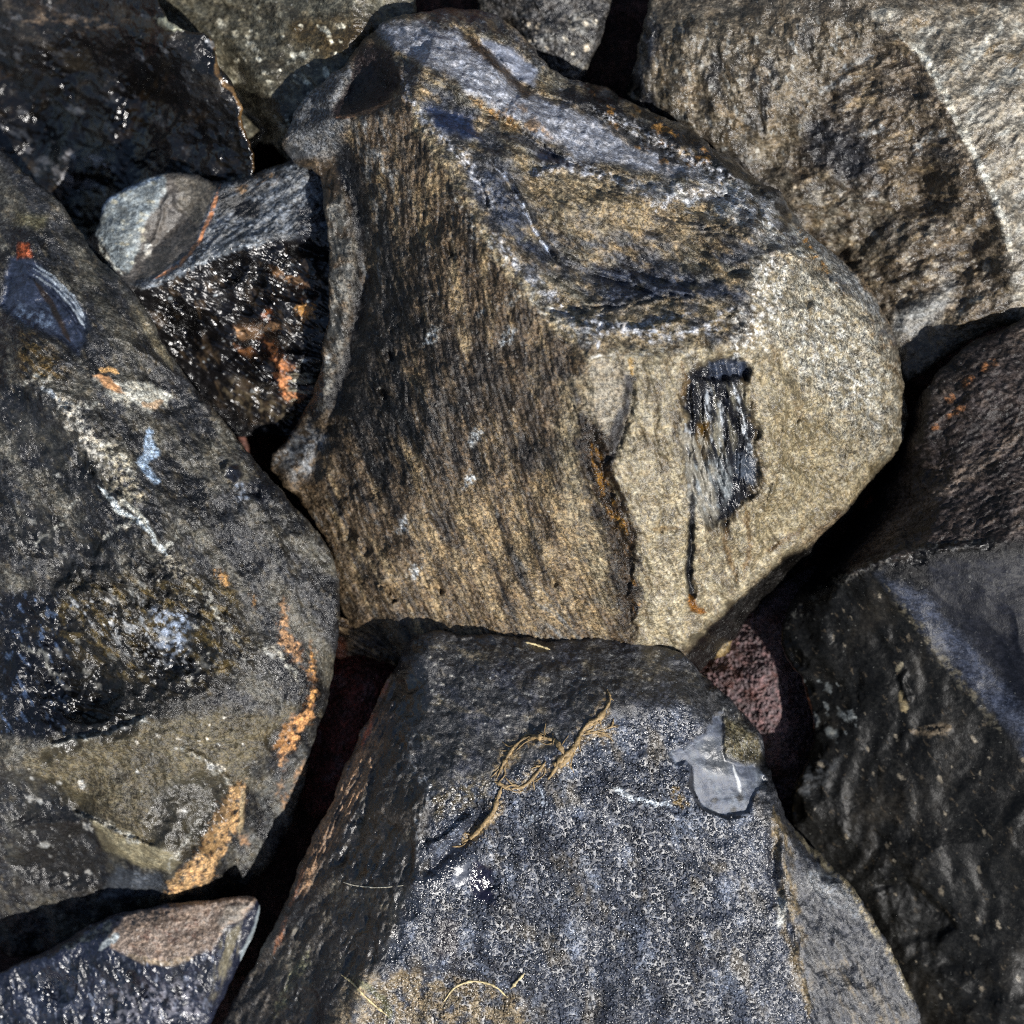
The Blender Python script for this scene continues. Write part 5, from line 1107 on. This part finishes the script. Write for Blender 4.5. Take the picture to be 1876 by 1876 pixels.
r_.build(stone_material('yellow_chip', ang=30, stretch=1.5, fine=5))
scoria('scoria_stone', 'dark red stone deep in the gap between the left and bottom boulders', [(560,1200,90),(640,1165,110),(720,1160,110),(780,1220,100),(740,1400,90),(640,1520,70),(540,1480,60),(520,1300,80)], [(660,1250,215),(640,1350,190),(600,1450,140)], 112, (.19,.07,.055))

# ------------------------------------------------------------------ loose plant bits
def strand_mat(name, col, rough=.6):
    m = bpy.data.materials.new(name); m.use_nodes = True
    N = m.node_tree.nodes; L = m.node_tree.links; B = N['Principled BSDF']
    tc = N.new('ShaderNodeTexCoord'); nz = N.new('ShaderNodeTexNoise'); nz.inputs['Scale'].default_value = 900; nz.inputs['Detail'].default_value = 3
    L.new(tc.outputs['Object'], nz.inputs['Vector'])
    cr = N.new('ShaderNodeValToRGB'); L.new(nz.outputs['Fac'], cr.inputs[0])
    cr.color_ramp.elements[0].position = .35; cr.color_ramp.elements[1].position = .68
    cr.color_ramp.elements[0].color = tuple(c * .5 for c in col) + (1,); cr.color_ramp.elements[1].color = tuple(min(1, c * 1.35) for c in col) + (1,)
    L.new(cr.outputs[0], B.inputs['Base Color']); B.inputs['Roughness'].default_value = rough
    bp = N.new('ShaderNodeBump'); bp.inputs['Distance'].default_value = U * 2; L.new(nz.outputs['Fac'], bp.inputs['Height']); L.new(bp.outputs[0], B.inputs['Normal'])
    return m
def catmull(P, n):
    P = [np.array(p, float) for p in P]; P = [2 * P[0] - P[1]] + P + [2 * P[-1] - P[-2]]; out = []
    for i in range(1, len(P) - 2):
        for k in range(n):
            t = k / n; a, b, c, d = P[i - 1:i + 3]
            out.append(.5 * (2 * b + (c - a) * t + (2 * a - 5 * b + 4 * c - d) * t * t + (3 * b - a - 3 * c + d) * t ** 3))
    out.append(P[-2]); return np.array(out)
DEPS = None
def surface_z(x, y):
    """height (plan units) of whatever stone lies under a plan point, found by casting from the camera height"""
    z = 450.0
    for _ in range(3):
        w = to_world(np.array([x]), np.array([y]), np.array([z]))[0]
        hit, loc, *_r2 = scene.ray_cast(DEPS, Vector((w[0], w[1], 0.25)), Vector((0, 0, -1)))
        if hit: z = loc.z / U
    return z
def strand(name, label, cat, paths, mat, fray=0):
    V, F = [], []
    rn = random.Random(4); paths = list(paths)
    for pts, rad in list(paths)[:]:
        for _ in range(fray if len(pts) > 3 else fray // 2):
            i = rn.randrange(len(pts) - 1); t = rn.random(); x = pts[i][0] * (1 - t) + pts[i + 1][0] * t; y = pts[i][1] * (1 - t) + pts[i + 1][1] * t
            a = math.atan2(pts[i + 1][1] - pts[i][1], pts[i + 1][0] - pts[i][0]) + rn.uniform(-.7, .7); l = rn.uniform(12, 42); w = rn.uniform(-.5, .5)
            paths.append(([(x, y, 0), (x + l * .5 * math.cos(a), y + l * .5 * math.sin(a), rn.uniform(0, 2)), (x + l * math.cos(a + w), y + l * math.sin(a + w), rn.uniform(0, 2))], rn.uniform(.8, 1.9)))
    for pts, rad in paths:
        c = catmull([(p[0], p[1]) for p in pts], 9)
        lifts = catmull([(p[2] if len(p) > 2 else 0, 0) for p in pts], 9)[:, 0]
        n = len(c); zs = np.array([surface_z(*q) for q in c])
        zs = np.convolve(np.pad(zs, 2, mode='edge'), np.ones(5) / 5, 'valid')
        C = to_world(c[:, 0], c[:, 1], zs + rad * .35 + lifts * .5)
        for i in range(n):
            t = i / (n - 1); T = C[min(i + 1, n - 1)] - C[max(i - 1, 0)]; T /= np.linalg.norm(T) + 1e-12
            A = np.cross(T, (0, 0, 1)); A /= np.linalg.norm(A) + 1e-12; Bv = np.cross(T, A)
            r = rad * U * .8 * (1 + .9 * float(fbm(np.array([i * .35]), np.array([rad * 7.7]), 1.0, 5, 2)[0])) * min(1, .25 + 4 * min(t, 1 - t))
            for k in range(7):
                a = k * 2 * math.pi / 7
                V.append(tuple(C[i] + (A * math.cos(a) + Bv * math.sin(a) * .7) * r * (1 + .2 * math.sin(3 * a + i * .6))))
        b = len(V) - n * 7
        for i in range(n - 1):
            for k in range(7):
                F.append((b + i * 7 + k, b + i * 7 + (k + 1) % 7, b + (i + 1) * 7 + (k + 1) % 7, b + (i + 1) * 7 + k))
        F.append(tuple(b + k for k in range(7))[::-1]); F.append(tuple(b + (n - 1) * 7 + k for k in range(7)))
    o0 = np.array(V).mean(0); V = [tuple(np.array(v) - o0) for v in V]
    me = bpy.data.meshes.new(name); me.from_pydata(V, [], F); me.polygons.foreach_set('use_smooth', [True] * len(F))
    me.materials.append(mat)
    o = bpy.data.objects.new(name, me); scene.collection.objects.link(o); o.location = o0
    o['label'] = label; o['category'] = cat
    return o
bpy.context.view_layer.update()
DEPS = bpy.context.evaluated_depsgraph_get()
ROOT = strand_mat('dry_root', (.27,.185,.085)); STRAW = strand_mat('straw', (.55,.45,.24)); PALEF = strand_mat('fibre', (.6,.55,.42))
strand('dry_root', 'forked tan rootlet winding over the top of the glittering bottom boulder', 'root', [
    ([(1112,1262,8),(1118,1282,6),(1100,1312,2),(1076,1328,1),(1064,1345,1),(1050,1372,1),(1030,1388,1),(1018,1408,1),(1004,1428,0)], 5.0),
    ([(1035,1385),(1022,1362),(1012,1356)], 5.5), ([(1062,1340),(1085,1328),(1098,1316)], 3), ([(1050,1372),(1030,1400),(1012,1398)], 6.5),
    ([(990,1352),(970,1350),(948,1362),(930,1385),(922,1400),(908,1430)], 3.6), ([(1020,1358),(1000,1352),(988,1350),(968,1352)], 5),
    ([(920,1440,2),(912,1462,3),(905,1485,3),(890,1505,2),(876,1522,1),(862,1536),(848,1542)], 5.2),
    ([(905,1432),(925,1440),(935,1448)], 3), ([(1000,1395),(985,1415),(960,1440),(935,1445)], 3.4), ([(1066,1346),(1100,1338),(1128,1330)], 2), ([(1070,1340),(1098,1345),(1116,1350)], 1.8)], ROOT, fray=7)
strand('grass_straw', 'thin pale straw curving on the lower left flank of the bottom boulder', 'straw', [([(624,1785,3),(645,1800,4),(665,1822,3),(690,1845,1),(712,1862,0)], 3.2)], STRAW)
strand('grass_straw', 'bent tan straw lying near the bottom edge of the picture on the bottom boulder', 'straw', [([(935,1812,4),(950,1795,6),(962,1782,4)], 3.0), ([(812,1836),(835,1808),(868,1798),(905,1806),(930,1828)], 2.6)], STRAW)
strand('dry_fibre', 'fine pale fibre lying across the dark left flank of the bottom boulder', 'fibre', [([(628,1616),(650,1622),(690,1626),(742,1622)], 1.3)], PALEF)
strand('straw_splinter', 'short yellow splinter on the top rim of the bottom boulder', 'splinter', [([(962,1176,1),(985,1182,2),(1008,1190,0)], 2.6)], STRAW)
